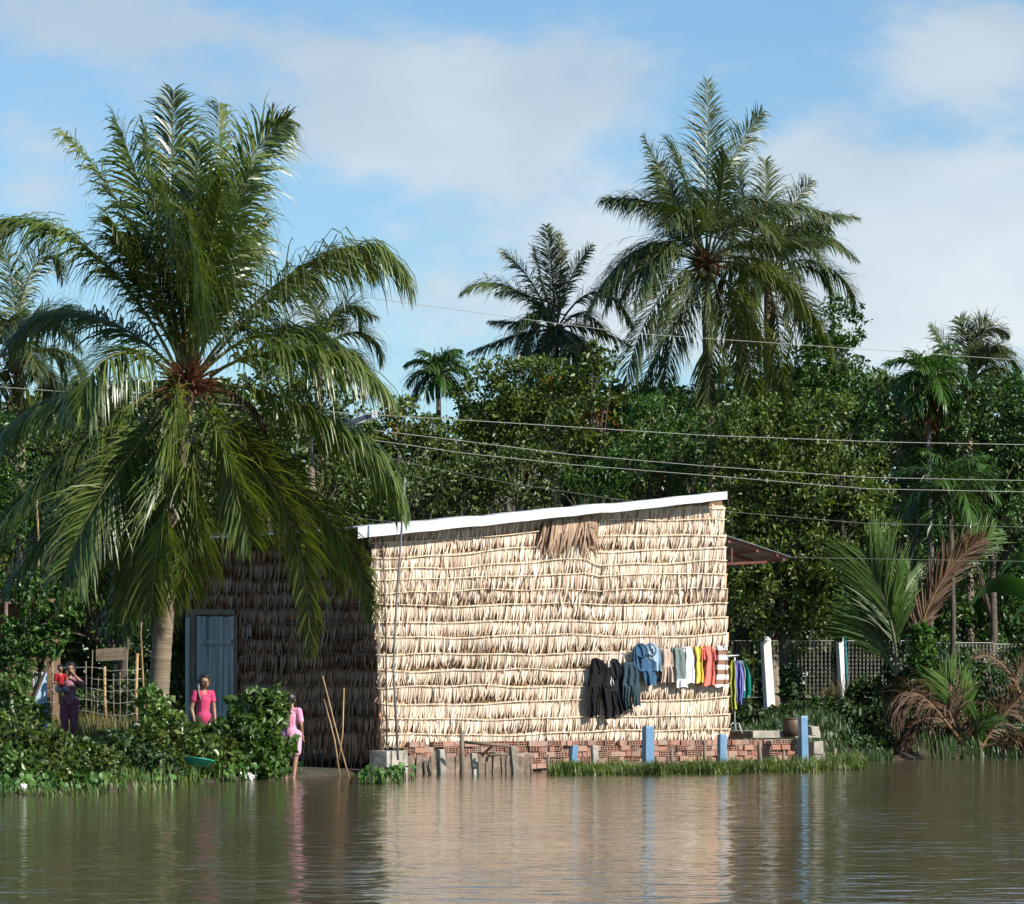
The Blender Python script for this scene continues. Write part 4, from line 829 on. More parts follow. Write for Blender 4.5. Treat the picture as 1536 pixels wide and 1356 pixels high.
#PART2
# ------------------------------------------------------------------ palms
def gp(px, d): x = (px - CX) * d / F; return Vector((x, d, gz(x, d)))
PM = [M['palm'], M['rachis']]; PF = [M['palm_far'], M['rachis_far']]
YL = dict(mat=M['palm_yellow'])
A0 = lambda x=0, y=0: (285 + x, 562 + y, 0)
frA = [
 # upright ones: spear and the tuft round it
 ((280, 555, 0), (262, 330, .3), (260, 138, .2), dict(roll=1.35, droop=0.62, ragged=.08, L=0.78)),
 ((284, 555, 0), (287, 380, -.5), (300, 215, -.8), dict(roll=1.4, droop=0.94, ragged=.08, L=0.92, n=85)),
 ((276, 555, 0), (222, 320, .5), (172, 180, .3), dict(roll=.9, droop=1.12, ragged=.08, L=0.92)),
 ((270, 555, 0), (200, 345, -.2), (92, 195, -.2), dict(roll=.35, droop=1.50, ragged=.08, L=0.74, n=60)),
 ((290, 552, 0), (322, 300, .6), (330, 158, .9), dict(roll=1.2, droop=1.00, ragged=.08, L=0.83)),
 ((293, 552, 0), (348, 300, -.2), (432, 178, -.4), dict(roll=.95, droop=0.88, ragged=.08, L=0.83, n=80)),
 ((280, 552, 0), (240, 350, -.4), (215, 190, -.9), dict(roll=1.1, droop=1.38, ragged=.08, L=0.87)),
 ((290, 552, 0), (330, 400, -.5), (378, 250, -1.1), dict(roll=.8, droop=1.38, ragged=.08, L=1.01)),
 ((276, 555, 0), (215, 430, -.5), (165, 330, -1.3), dict(roll=.7, droop=1.38, ragged=.08, L=0.92)),
 ((292, 555, 0), (345, 430, .6), (395, 330, 1.2), dict(roll=.6, droop=1.50, ragged=.08, L=0.92)),
 ((282, 555, 0), (268, 400, -.7), (240, 280, -1.5), dict(roll=1.2, droop=1.3, L=1.0, n=85, ragged=.1)),
 ((288, 555, 0), (312, 390, -.8), (335, 270, -1.7), dict(roll=1.0, droop=1.4, L=1.0, n=85, ragged=.1)),
 ((285, 555, 0), (292, 430, -.9), (282, 330, -1.9), dict(roll=1.4, droop=1.3, L=.95, n=80, ragged=.1)),
 ((276, 555, 0), (240, 440, -.2), (190, 350, -.2), dict(roll=.9, droop=1.3, L=1.0, n=80)),
 ((294, 555, 0), (335, 440, .2), (375, 360, .2), dict(roll=.8, droop=1.3, L=1.0, n=80)),
 # long arches left and right
 ((268, 560, 0), (185, 425, -.3), (85, 345, -.6), (-25, 335, -.8), dict(roll=.15, droop=1.35, L=1.05, n=95)),
 ((300, 556, 0), (400, 440, -.3), (520, 372, -.5), (612, 425, -.6), dict(roll=.15, droop=1.25, L=1.1, n=95)),
 ((305, 556, 0), (380, 470, .6), (470, 405, .9), (560, 400, 1.2), dict(roll=.2, droop=1.3, L=1.05, n=85)),
 ((268, 560, 0), (180, 490, .6), (90, 470, 1.0), (10, 520, 1.3), dict(roll=.2, droop=1.2, L=1.0)),
 # level ones
 ((315, 565, 0), (400, 528, -.4), (500, 535, -.7), (588, 598, -.9), dict(roll=.2, droop=1.3, L=1.05, n=90)),
 ((258, 565, 0), (205, 530, -.9), (150, 545, -1.5), (122, 620, -1.8), dict(roll=.3, droop=1.3, L=.95, n=85, w=.048)),
 ((255, 575, 0), (170, 580, .3), (75, 605, .5), (5, 660, .7), dict(roll=.25, droop=1.2, L=1.0, n=85)),
 ((325, 578, 0), (420, 595, -.3), (530, 655, -.5), (606, 765, -.6), dict(roll=.35, droop=1.2, L=1.1, n=100)),
 # lower skirt
 ((250, 590, 0), (185, 670, -.1), (95, 770, -.1), (8, 885, 0), dict(roll=.5, droop=.55, sweep=.62, L=.95, n=95)),
 ((255, 595, 0), (190, 690, -.8), (130, 780, -1.1), (92, 905, -1.2), dict(roll=1.0, droop=.55, sweep=.62, L=.9, n=90)),
 ((270, 600, 0), (225, 700, -.3), (200, 800, -.4), (192, 930, -.4), dict(roll=1.1, droop=.55, sweep=.62, L=.85, n=85)),
 ((276, 600, 0), (255, 720, .4), (240, 820, .5), (245, 925, .5), dict(roll=1.2, droop=.55, sweep=.62, L=.85, n=70, mat=M['palm_yellow'])),
 ((270, 578, 0), (262, 630, -.9), (252, 735, -1.1), dict(roll=1.45, droop=.7, L=.95, n=85, w=.048, sweep=.6)),
 ((298, 596, 0), (325, 645, -.8), (348, 720, -1.0), (378, 815, -1.0), dict(roll=1.25, droop=.55, sweep=.62, L=.9, n=85, w=.048)),
 ((310, 605, 0), (380, 690, -.6), (440, 800, -.8), (465, 975, -.8), dict(roll=1.1, droop=.55, sweep=.62, L=.72, n=100, mat=M['palm_yellow'])),
 ((318, 598, 0), (400, 680, -.2), (500, 790, -.3), (558, 925, -.3), dict(roll=.8, droop=.55, sweep=.62, L=.72, n=100)),
 ((318, 598, 0), (385, 680, .5), (460, 770, .8), (512, 885, .9), dict(roll=.8, droop=.55, sweep=.62, L=.72, n=90, mat=M['palm_yellow'])),
 ((262, 600, 0), (215, 720, .5), (160, 800, .7), (125, 880, .8), dict(roll=.8, droop=.55, sweep=.62, L=.85, n=80)),
 ((272, 590, 0), (262, 690, -.9), (240, 800, -1.1), (228, 915, -1.1), dict(roll=1.1, droop=.55, sweep=.62, L=.95, n=90)),
 ((280, 595, 0), (290, 700, -.9), (285, 800, -1.0), (272, 900, -1.0), dict(roll=1.2, droop=.55, sweep=.62, L=.9, n=85, mat=M['palm_yellow'])),
 ((275, 595, 0), (245, 720, .4), (205, 850, .6), (180, 930, .6), dict(roll=1.0, droop=.55, sweep=.62, L=.9, n=80)),
 ((255, 575, 0), (150, 640, -.2), (60, 720, -.2), (-10, 800, -.2), dict(roll=.4, droop=1.2, L=.95, n=85)),
 # spent fronds hanging by the trunk
 ((290, 600, 0), (268, 740, .3), (262, 950, .3), dict(roll=1.3, droop=1.2, L=.55, n=50, mat=M['palm_dry'], ragged=.3)),
 ((262, 610, 0), (160, 760, .6), (140, 960, .8), dict(roll=1.0, droop=1.2, L=.6, n=45, mat=M['palm_dry'], ragged=.35)),
 ((320, 588, 0), (365, 600, -.3), (400, 650, -.4), dict(roll=.3, droop=1.2, L=.35, n=40, mat=M['palm_dry'], ragged=.2)),
]
palm('largest coconut palm, in front of the dark side wall of the hut', (283, 566, 54), gp(232, 54.0), frA, 4, 1.0, PM, 21, nfill=1, trunk_r=(.145, .11), nleaf=80, w=.049, nuts=0, fill_el=(-20, 50), trunkmid=P(252, 850, 54))
palm('tall coconut palm whose crown rises highest on the right half of the sky', (1058, 392, 86), gp(1075, 86), [
 ((1060, 385, 0), (1062, 260, -.2), (1062, 122, -.2), dict(roll=1.4, droop=.3, L=.75)), ((1062, 385, 0), (1090, 260, .2), (1143, 168, .1), dict(roll=.9, droop=.8, L=.8)),
 ((1055, 385, 0), (1010, 290, .2), (965, 205, 0), dict(roll=.9, droop=1, L=.75)), ((1055, 388, 0), (1000, 320, -.3), (905, 296, -.5), dict(roll=.3, droop=1.6, L=.75, ragged=.3)),
 ((1058, 385, 0), (1030, 280, -.6), (1005, 215, -1.2), dict(roll=1, droop=1.2)), ((1058, 385, 0), (1080, 300, -.5), (1085, 230, -1.2), dict(roll=1.2, droop=1.2)),
 ((1056, 385, 0), (1020, 330, .5), (985, 250, 1), dict(roll=.7, droop=1.1)),
 ((1050, 390, 0), (990, 365, -.3), (930, 395, -.6), (880, 470, -.7), dict(roll=.3, droop=1.1, n=80)), ((1048, 398, 0), (1010, 420, -.3), (965, 490, -.5), (935, 590, -.6), dict(roll=.8, n=80)),
 ((1050, 400, 0), (1035, 430, -.5), (1010, 500, -.7), (1000, 600, -.7), dict(roll=1.1, n=80)), ((1060, 400, 0), (1065, 490, -.9), (1062, 610, -.9), dict(roll=1.3, n=80)),
 ((1068, 398, 0), (1110, 450, -.6), (1150, 520, -.9), (1172, 610, -1), dict(roll=.9, n=80, mat=M['palm_yellow'])), ((1070, 392, 0), (1130, 400, -.5), (1195, 440, -.8), (1250, 535, -1), dict(roll=.5, n=85, mat=M['palm_yellow'])),
 ((1068, 388, 0), (1120, 365, -.2), (1180, 365, -.4), (1245, 352, -.4), dict(roll=.4, L=.6)), ((1066, 396, 0), (1090, 470, .2), (1120, 540, .3), (1130, 620, .3), dict(roll=1, mat=M['palm_yellow'])),
 ((1050, 396, 0), (1020, 470, .6), (980, 540, .9), (960, 600, 1), dict(roll=.9))],
 3.9, .95, PF, 31, fill_el=(-15, 75), nfill=13, group='coconut palms beyond the hut', nleaf=62, w=.05, dry=2, nuts=6)
palm('coconut palm half hidden behind the tallest one, fronds reaching right', (1152, 412, 92), gp(1160, 92), [
 ((1152, 405, 0), (1150, 330, 0), (1148, 240, 0), dict(roll=1.2, droop=.6, L=.8)), ((1155, 405, 0), (1180, 330, 0), (1215, 272, 0), dict(roll=.8, droop=.9, L=.8)),
 ((1158, 408, 0), (1200, 350, 0), (1238, 335, 0), dict(roll=.5, droop=1.1)), ((1160, 410, 0), (1210, 390, 0), (1262, 415, 0), (1282, 462, 0), dict(roll=.4, droop=1)),
 ((1158, 416, 0), (1200, 450, -.3), (1215, 520, -.4), (1212, 600, -.4), dict(roll=.8)), ((1152, 418, 0), (1165, 480, -.3), (1180, 600, -.3), dict(roll=1.2)),
 ((1156, 416, 0), (1190, 440, .5), (1235, 500, .5), (1262, 560, .5), dict(roll=.8)), ((1148, 416, 0), (1120, 500, 0), (1112, 590, 0), dict(roll=1.1)), ((1150, 405, 0), (1120, 320, .3), (1105, 240, .3), dict(roll=.9))],
 3.3, .8, PF, 32, fill_el=(-15, 75), nfill=13, group='coconut palms beyond the hut', nleaf=55, w=.05, dry=2, nuts=3)
palm('mid sized coconut palm with clustered nuts left of the two tallest', (832, 494, 88), gp(836, 88), [
 ((828, 490, 0), (795, 450, 0), (745, 425, 0), (692, 440, 0), dict(roll=.5, droop=.7, n=60)), ((828, 492, 0), (790, 485, 0), (735, 482, 0), dict(roll=.3, droop=.9, L=.5)),
 ((828, 496, 0), (790, 500, 0), (750, 512, 0), (705, 528, 0), dict(roll=.3, droop=1.0, L=.6)), ((828, 488, 0), (795, 420, 0), (752, 375, 0), dict(roll=.6, droop=.9, L=.55, n=45)),
 ((832, 485, 0), (828, 410, 0), (820, 340, 0), dict(roll=1.3, droop=.4, L=.55)), ((835, 485, 0), (840, 420, 0), (838, 350, 0), dict(roll=1, droop=.4, L=.4, mat=M['palm_yellow'])),
 ((836, 488, 0), (855, 420, 0), (888, 368, 0), dict(roll=.8, droop=.6, L=.45, mat=M['palm_yellow'])), ((832, 485, 0), (812, 420, -.3), (802, 375, -.5), dict(roll=1, droop=1)),
 ((838, 490, 0), (885, 440, 0), (925, 450, 0), (950, 490, 0), dict(roll=.4, droop=1)), ((838, 494, 0), (880, 490, 0), (945, 518, 0), dict(roll=.4, droop=1, L=.5)),
 ((826, 500, 0), (805, 540, 0), (780, 590, 0), dict(roll=.9)), ((838, 500, 0), (865, 540, 0), (890, 590, 0), dict(roll=.9)), ((832, 500, 0), (822, 540, -.3), (815, 600, -.3), dict(roll=1.2)), ((834, 500, 0), (848, 540, -.3), (850, 600, -.3), dict(roll=1.2))],
 2.1, .66, PF, 33, nfill=13, trunk_r=(.11, .09), group='coconut palms beyond the hut', nleaf=48, w=.045, dry=1, nuts=9)
palm('coconut palm at the far right edge against the pale cloud', (1452, 572, 90), gp(1456, 90), [
 ((1448, 568, 0), (1425, 530, 0), (1398, 488, 0), dict(roll=.7, droop=.8)), ((1452, 566, 0), (1452, 520, 0), (1440, 478, 0), dict(roll=1.1, droop=.5)),
 ((1455, 566, 0), (1475, 500, 0), (1512, 500, 0), dict(roll=.6, droop=.9)), ((1458, 570, 0), (1490, 535, 0), (1520, 540, 0), (1532, 580, 0), dict(roll=.4, droop=1)),
 ((1453, 566, 0), (1463, 510, 0), (1480, 480, 0), dict(roll=1, droop=.8)), ((1450, 566, 0), (1470, 530, -.4), (1500, 520, -.5), dict(roll=.6, droop=1))],
 2.0, .6, PF, 34, nfill=12, trunk_r=(.1, .08), group='coconut palms beyond the hut', nleaf=45, w=.045)
palm('coconut palm cut by the left edge of the picture', (28, 530, 74), gp(38, 74), [
 ((26, 525, 0), (22, 450, 0), (2, 365, 0), dict(roll=1, droop=.6)), ((28, 525, 0), (35, 440, 0), (65, 385, 0), (95, 420, 0), dict(roll=.8, droop=.9)), ((30, 528, 0), (70, 470, 0), (125, 470, 0), dict(roll=.4)),
 ((30, 532, 0), (75, 560, -.2), (110, 640, -.3), dict(roll=.6)), ((24, 535, 0), (5, 580, -.3), (-5, 640, -.3), dict(roll=.8, mat=M['palm_yellow'])), ((28, 535, 0), (40, 590, -.4), (44, 650, -.4), dict(roll=1.1, mat=M['palm_yellow'])), ((22, 528, 0), (-20, 480, 0), (-70, 500, 0), dict(roll=.4))],
 2.1, .7, PF, 35, nfill=12, trunk_r=(.11, .085), group='coconut palms beyond the hut', nleaf=48, w=.045, nuts=3)
palm('coconut palm hidden behind the largest palm, fronds showing on its right', (478, 530, 84), gp(480, 84), [
 ((480, 525, 0), (505, 470, 0), (532, 460, 0), (540, 500, 0), dict(roll=.5)), ((482, 528, 0), (520, 500, 0), (555, 505, 0), (572, 545, 0), dict(roll=.4)), ((482, 532, 0), (530, 540, 0), (560, 580, 0), dict(roll=.4)), ((478, 525, 0), (470, 460, 0), (440, 420, 0), dict(roll=.9))],
 2.3, .7, PF, 36, nfill=12, trunk_r=(.11, .085), group='coconut palms beyond the hut', nleaf=45, w=.045)
def areca(label, heart, d, R, seed, nf, mats, yd=None, L=.5, nuts=False, w=.06, up=(75, -40), fr=None):
    rng = np.random.default_rng(seed); rr = random.Random(seed); H = P(heart[0], heart[1], d); Bp = gp(heart[0] + 2, d)
    t = thing('areca_palm', Bp, label, 'palm tree', 'areca palms among the trees')
    mb = MB(); mb.tube([Bp - Vector((0, 0, .3)), Bp.lerp(H, .5) + Vector((.05, 0, 0)), H], [.06, .055, .05], 10); mb.build('trunk', M['palebark'] if nuts else M['bark'], t, True)
    mb = MB(); mb.tube([H - Vector((0, 0, .5)), H, H + Vector((0, 0, .15))], [.055, .075, .05], 10); mb.build('crownshaft', M['banana'], t, True)
    for i in range(nf):
        az = 2 * math.pi * (i * .618); e = math.radians(up[0] + (up[1] - up[0]) * i / nf); hz = Vector((math.cos(az), math.sin(az), 0)); ln = R * rr.uniform(.8, 1.05)
        p1 = H + (hz * math.cos(e) + Vector((0, 0, 1)) * math.sin(e)) * ln * .5; e2 = e - .9; p2 = p1 + (hz * math.cos(e2) + Vector((0, 0, 1)) * math.sin(e2)) * ln * .5
        frond(t, [H, p1, p2], L, rng, mats[0], mats[1], n=24, w=w, roll=.2, droop=.9, start=.12)
    if nuts:
        mb = MB()
        for i in range(70): c = P(1396, 628, d) + Vector((rr.gauss(0, .14), rr.gauss(0, .12), rr.gauss(0, .2))); mb.ball(c, .035, 6, 5); mb.tube([P(1394, 600, d), c], [.012, .006], 4)
        mb.build('nut_cluster', M['rednut'], t, True)
    return t
MD = [M['leafB'], M['rachis_far']]
areca('small dark areca palm standing clear against the sky above the trees', (657, 562), 84, .85, 41, 15, MD, L=.42, w=.06)
areca('areca palm with a cluster of red nuts at the right', (1392, 572), 80, 1.05, 42, 20, [M['leafC'], M['rachis_far']], L=.5, nuts=True, w=.06, up=(80, -70))
areca('young areca palm in deep shade below the red nuts at the right', (1425, 740), 77, 1.3, 43, 16, MD, L=.55, w=.06)
# ------------------------------------------------------------------ broadleaf trees behind
def lobe(px, py, d, rx, ry, ty=None): return (tuple(P(px, py, d)), (rx * d / F, ty or max(rx, ry) * d / F * .8, ry * d / F))
def T(label, px, d, lobes, mat, seed, **kw):
    return tree('broadleaf_tree', label, gp(px, d), [lobe(*(l if len(l) > 3 and l[2] > 20 else (l[0], l[1], d + (l[4] if len(l) > 4 else 0), l[2], l[3]))) for l in lobes], M[mat], seed=seed, group='broadleaf trees behind the hut', **kw)
def TT(label, px, d, L, mat, seed, **kw):
    lb = [(tuple(P(a, b, d + (o[0] if o else 0))), (rx * d / F, max(rx, ry) * d / F * .75, ry * d / F)) for (a, b, rx, ry, *o) in L]
    return tree('broadleaf_tree', label, gp(px, d), lb, M[mat], seed=seed, group='broadleaf trees behind the hut', **kw)
TT('sparse tree left of the small areca palm with sky showing through', 615, 80, [(610, 640, 38, 40), (650, 690, 50, 40), (600, 700, 40, 40), (640, 640, 30, 20), (598, 612, 20, 20)], 'leafA', 51, dens=9, leaf=(.12, .06), extra=(M['leafO'], .75), bark=M['palebark'])
TT('low dark tree mass just above the hut roof on the left', 680, 77, [(620, 745, 60, 45), (700, 735, 70, 45), (780, 720, 70, 50), (560, 760, 60, 45), (510, 745, 60, 50)], 'leafD', 52, dens=9, leaf=(.12, .06), bark=M['palebark'])
TT('tall dark domed tree hung with creepers beneath the mid sized coconut palm', 755, 83, [(735, 590, 55, 45), (790, 580, 60, 48), (720, 640, 45, 40), (770, 640, 60, 50), (820, 620, 50, 50)], 'leafA', 53, dens=11, leaf=(.12, .065), bark=M['palebark'])
TT('tree with a few orange leaves in the middle above the roof', 900, 79, [(870, 590, 50, 45), (910, 650, 70, 55), (850, 680, 60, 45), (960, 690, 60, 45), (900, 540, 28, 26)], 'leafA', 54, dens=11, leaf=(.13, .07), extra=(M['leafO'], .60))
TT('bright green feathery tree above the middle of the roof', 990, 77, [(950, 700, 55, 35), (1010, 670, 50, 40), (1030, 720, 45, 35), (900, 720, 50, 30), (985, 625, 45, 32)], 'leafC', 55, dens=10, leaf=(.15, .05), down=.6)
TT('pale thin crowned tree under the tallest coconut palm', 1010, 86, [(985, 600, 50, 22), (1040, 605, 50, 25), (1090, 620, 40, 22)], 'leafC', 56, dens=9, leaf=(.12, .06))
TT('large dense yellow green tree right of the hut roof', 1190, 76, [(1130, 660, 80, 55), (1220, 650, 70, 55), (1110, 760, 60, 60), (1190, 740, 80, 60), (1270, 730, 60, 60), (1140, 850, 60, 60), (1220, 830, 80, 65), (1290, 800, 50, 60), (1260, 900, 60, 50), (1160, 910, 70, 45)], 'leafE', 57, dens=12, per=16, leaf=(.12, .065), trunk_r=.2)
TT('tall dark green tree rising right beside the tallest coconut palms', 1250, 88, [(1255, 490, 38, 38), (1240, 550, 50, 50), (1270, 600, 55, 50), (1215, 600, 45, 45), (1300, 640, 50, 50)], 'leafB', 58, dens=12, leaf=(.13, .07), trunk_r=.18)
TT('dark tree with tangled bare branches right of the yellow green one', 1350, 81, [(1340, 600, 45, 40), (1390, 610, 50, 40), (1340, 680, 50, 55), (1400, 700, 50, 50), (1350, 770, 50, 50)], 'leafD', 59, dens=9, leaf=(.12, .06), bark=M['palebark'])
TT('deep green tree filling the right edge under the far palm', 1480, 80, [(1500, 610, 55, 42), (1450, 640, 45, 45), (1530, 660, 50, 50), (1480, 720, 60, 60), (1540, 770, 60, 60), (1450, 800, 50, 50), (1590, 640, 50, 60)], 'leafB', 60, dens=11, leaf=(.13, .07), trunk_r=.16)
TT('shaded tree above the chain link fence at the right', 1410, 82, [(1390, 860, 70, 60), (1470, 880, 70, 60), (1330, 900, 50, 55), (1540, 870, 60, 70), (1430, 960, 90, 50), (1540, 960, 60, 50)], 'leafB', 61, dens=9, leaf=(.13, .07))
TT('dark leafy tree directly behind the right end of the hut', 1080, 79, [(1060, 700, 40, 45), (1080, 640, 40, 35), (1120, 930, 50, 45), (1200, 960, 60, 35), (1090, 880, 40, 50)], 'leafD', 62, dens=10, leaf=(.13, .07))
# left side
TT('fresh green tree at the left edge beneath the cut off palm', 20, 70, [(10, 660, 40, 40), (40, 740, 50, 45), (0, 800, 50, 60), (85, 770, 45, 40)], 'leafC', 63, dens=11, leaf=(.13, .07), extra=(M['leafE'], .5))
TT('dark tree behind the lower fronds of the largest palm', 170, 78, [(140, 700, 70, 60), (230, 700, 70, 60), (180, 790, 80, 60), (100, 640, 60, 50), (240, 620, 70, 50), (300, 700, 60, 60)], 'leafD', 64, dens=8, leaf=(.13, .07))
TT('tree in shade behind the rustic fence at the left', 200, 79, [(150, 880, 70, 55), (240, 880, 50, 60), (80, 900, 60, 60), (210, 960, 60, 50), (0, 920, 60, 60)], 'leafB', 65, dens=8, leaf=(.13, .07))
TT('dark tree behind the left side of the roof', 400, 80, [(360, 700, 70, 60), (430, 690, 60, 60), (470, 620, 60, 60), (400, 600, 60, 50), (330, 620, 50, 50), (540, 680, 50, 50)], 'leafD', 66, dens=8, leaf=(.13, .07))
TT('leafy bush tree hanging over the rustic fence posts', 18, 64, [(25, 990, 34, 26), (70, 968, 24, 16), (80, 930, 42, 28), (40, 880, 40, 28), (120, 905, 35, 20), (30, 950, 35, 24)], 'leafC', 67, dens=14, leaf=(.14, .07), trunk_r=.04, down=.6)
TT('light green bush tree beside the dark side wall of the hut', 268, 66, [(268, 950, 16, 45), (262, 1010, 18, 45), (245, 960, 22, 30)], 'leafC', 68, dens=18, leaf=(.11, .06), trunk_r=.04)
# far wood closing the view
rngw = np.random.default_rng(77); lob = []
tops = [(-80, 600), (0, 640), (120, 600), (300, 590), (560, 670), (640, 700), (700, 640), (800, 600), (940, 600), (1100, 610), (1200, 560), (1290, 560), (1400, 600), (1540, 590), (1640, 600)]
for px in range(-680, 2300, 75):
    t0 = np.interp(px, [a for a, b in tops], [b for a, b in tops]) + 45
    for py in range(int(t0), 1080, 85):
        lob.append((tuple(P(px + rngw.normal() * 12, py, 96 + rngw.normal() * 1.5)), (1.0, 1.0, .95)))
cen, outd = crown_points(lob, 12, .25, 11, rngw); axis = outd * .4 + rngw.normal(size=cen.shape) * .8
V, Fc = leaf_arrays(cen, axis, .22 * (.6 + .7 * rngw.random(len(cen))), .12, rngw)
tag(np_mesh('wood', V, Fc, M['leafD']), 'dense far wood seen between the trees behind the hut', 'wood', kind='stuff')
# ------------------------------------------------------------------ nipa palms and banana plants on the right bank
def nipa(label, base, d, fr, L, seed, name='nipa_palm', **kw):
    rng = np.random.default_rng(seed); t = thing(name, gp(base, d), label, 'palm', 'nipa palms on the right bank')
    for f in fr:
        o = dict(f[-1]); ps = [P(a, b, d + c) for a, b, c in f[:-1]]; mt = o.pop('mat', M['leafC']); LL = o.pop('L', L); kk = dict(n=46, w=.05, start=.2, droop=.15); kk.update(o)
        frond(t, ps, LL, rng, mt, M['rachis_dry'] if mt == M['palm_dry'] else M['rachis_far'], rr=.035, **kk)
    return t
MN = leaf_mat('nipa_leaflet', [(.055, .11, .022), (.075, .14, .028), (.10, .165, .036), (.045, .085, .018)], .45, .35)
nipa('big green nipa palm fan beside the teal pole', 1345, 74.5, [((1345, 1010, 0), (1338, 940, 0), (1318, 880, 0), (1300, 835, 0), dict(roll=1.5, L=1.3, sweep=1.35, n=75, w=.06, droop=.22, mat=MN)), ((1347, 1010, 0), (1350, 930, .3), (1365, 860, .4), dict(roll=1.3, L=1.0, sweep=1.1, mat=MN)), ((1343, 1010, 0), (1315, 960, .2), (1275, 900, .3), dict(roll=1.2, L=.9, sweep=.9, mat=MN))], 1.2, 71)
nipa('nipa palm with one tall dried brown frond fading to green at its tip', 1385, 75, [((1372, 1010, 0), (1385, 930, 0), (1420, 860, 0), (1470, 812, 0), dict(roll=1.35, L=.8, sweep=1.5, mat=M['palm_dry'], n=55, w=.055)), ((1430, 860, .05), (1455, 830, .05), (1492, 795, .05), dict(roll=1.4, L=.6, sweep=1, mat=MN, n=26)), ((1375, 1010, 0), (1375, 930, .2), (1358, 870, .3), dict(roll=1.2, L=.6, mat=M['palm_dry'], n=30))], .9, 72)
nipa('drooping dead nipa fronds touching the water beside the green fan', 1420, 73.5, [((1440, 1110, 0), (1400, 1060, -.3), (1365, 1040, -.4), (1338, 1085, -.5), dict(roll=.5, L=.95, droop=1.1, mat=M['palm_dry'], n=44, w=.045)), ((1445, 1120, 0), (1410, 1080, .1), (1370, 1085, .1), (1345, 1120, 0), dict(roll=.4, L=.6, droop=1.3, mat=M['palm_dry'], n=40)), ((1440, 1115, 0), (1420, 1060, .4), (1395, 1020, .6), dict(roll=.8, L=.7, droop=.6, mat=M['palm_dry']))], .8, 73)
nipa('short upright green nipa fan behind the dead fronds', 1445, 74, [((1448, 1110, 0), (1438, 1060, 0), (1412, 1010, 0), dict(roll=1.4, L=.85, sweep=1.0, mat=MN, n=32, w=.06)), ((1450, 1110, 0), (1455, 1060, .2), (1450, 1020, .3), dict(roll=1.2, L=.5, sweep=1.0, mat=MN, n=24, w=.06))], .8, 74)
nipa('low brown nipa clump at the right edge of the bank', 1490, 73.5, [((1470, 1125, 0), (1500, 1080, 0), (1545, 1030, 0), dict(roll=1.0, L=.6, droop=.8, mat=M['palm_dry'], n=40)), ((1475, 1120, 0), (1460, 1085, 0), (1495, 1060, 0), dict(roll=.6, L=.5, droop=1, mat=M['palm_dry'])), ((1478, 1120, 0), (1520, 1110, -.2), (1560, 1100, -.2), dict(roll=.5, L=.6, droop=.8, mat=M['palm_dry'])), ((1470, 1120, 0), (1468, 1090, -.2), (1490, 1075, -.3), dict(roll=.9, L=.5, mat=M['leafC'], n=26))], .6, 75)
nipa('bare fan of pale dead fronds at the right edge above the nipa clump', 1520, 76, [((1525, 1030, 0), (1495, 990, 0), (1462, 985, 0), dict(roll=.8, L=.35, mat=M['palm_dry'], n=26, w=.02)), ((1530, 1040, 0), (1525, 1015, 0), (1540, 990, 0), dict(roll=1, L=.3, mat=M['palm_dry'], n=18, w=.03))], .6, 76)
def banana(label, px, d, leaves, seed):
    t = thing('banana_plant', gp(px, d), label, 'banana plant', 'banana plants at the right'); b = gp(px, d); h = P(px, leaves[0][0][1], d); rr = random.Random(seed)
    mb = MB(); mb.tube([b, h], [.11, .06], 10); mb.build('stem', M['banana'], t, True)
    for (p0, p1, p2, wd) in leaves:
        a, m, e = P(p0[0], p0[1], d), P(p1[0], p1[1], d - .3), P(p2[0], p2[1], d - .5); mb = MB(); n = 22; ctl = 2 * m - .5 * (a + e); vs = []
        for i in range(n + 1):
            q = i / n; p = (1 - q) ** 2 * a + 2 * q * (1 - q) * ctl + q * q * e; w = wd * math.sin(math.pi * min(1, q * .93 + .05)) ** .6
            s = Vector((.25, -.75, .55)).normalized(); vs += [p + s * w * (1 - .1 * rr.random()) + Vector((0, 0, -.05)), p, p - s * w * (1 - .1 * rr.random()) + Vector((0, 0, -.08))]
        fs = []
        for i in range(n): fs += [(3 * i, 3 * i + 1, 3 * i + 4, 3 * i + 3), (3 * i + 1, 3 * i + 2, 3 * i + 5, 3 * i + 4)]
        mb.add(vs, fs); mb.build('leaf', M['banana'], t, True)
banana('banana plant with broad leaves at the right edge above the dead fronds', 1575, 78, [((1560, 900), (1500, 870), (1455, 905), .28), ((1565, 900), (1535, 835), (1500, 860), .18), ((1565, 890), (1590, 820), (1620, 830), .25), ((1565, 900), (1535, 905), (1515, 940), .16)], 1)
banana('banana plant behind the far right palm with one leaf against the sky', 1560, 88, [((1560, 610), (1530, 592), (1495, 602), .2), ((1560, 610), (1545, 580), (1520, 570), .18), ((1560, 610), (1590, 580), (1610, 600), .2)], 2)

# ------------------------------------------------------------------ shrubs, creepers, grass and water plants on the bank
def shrub(label, lobes, mat, seed, leaf=(.11, .055), dens=26, per=14, group='shrubs on the left bank', extra=None, base=None, sig=.10, down=.1):
    lb = [(tuple(P(a, b, d)), (rx * d / F, max(rx, ry) * d / F * .8, ry * d / F)) for (a, b, d, rx, ry) in lobes]
    px, d = lobes[0][0], lobes[0][2]; b = gp(px, d); b.z = max(0, b.z)
    return tree('shrub', label, b, lb, M[mat], leaf=leaf, dens=dens, per=per, sig=sig, seed=seed, cat='shrub', group=group, trunk_r=.018, extra=extra, stems=2, down=down)
shrub('tall glossy round shrub hiding the girl in pink on its right', [(388, 1075, 55.6, 38, 34), (408, 1062, 55.6, 22, 24), (362, 1110, 55.4, 45, 32), (400, 1115, 55.4, 36, 32), (345, 1135, 55.2, 40, 26), (395, 1145, 55.2, 30, 18)], 'shrub', 81, leaf=(.13, .06), dens=34)
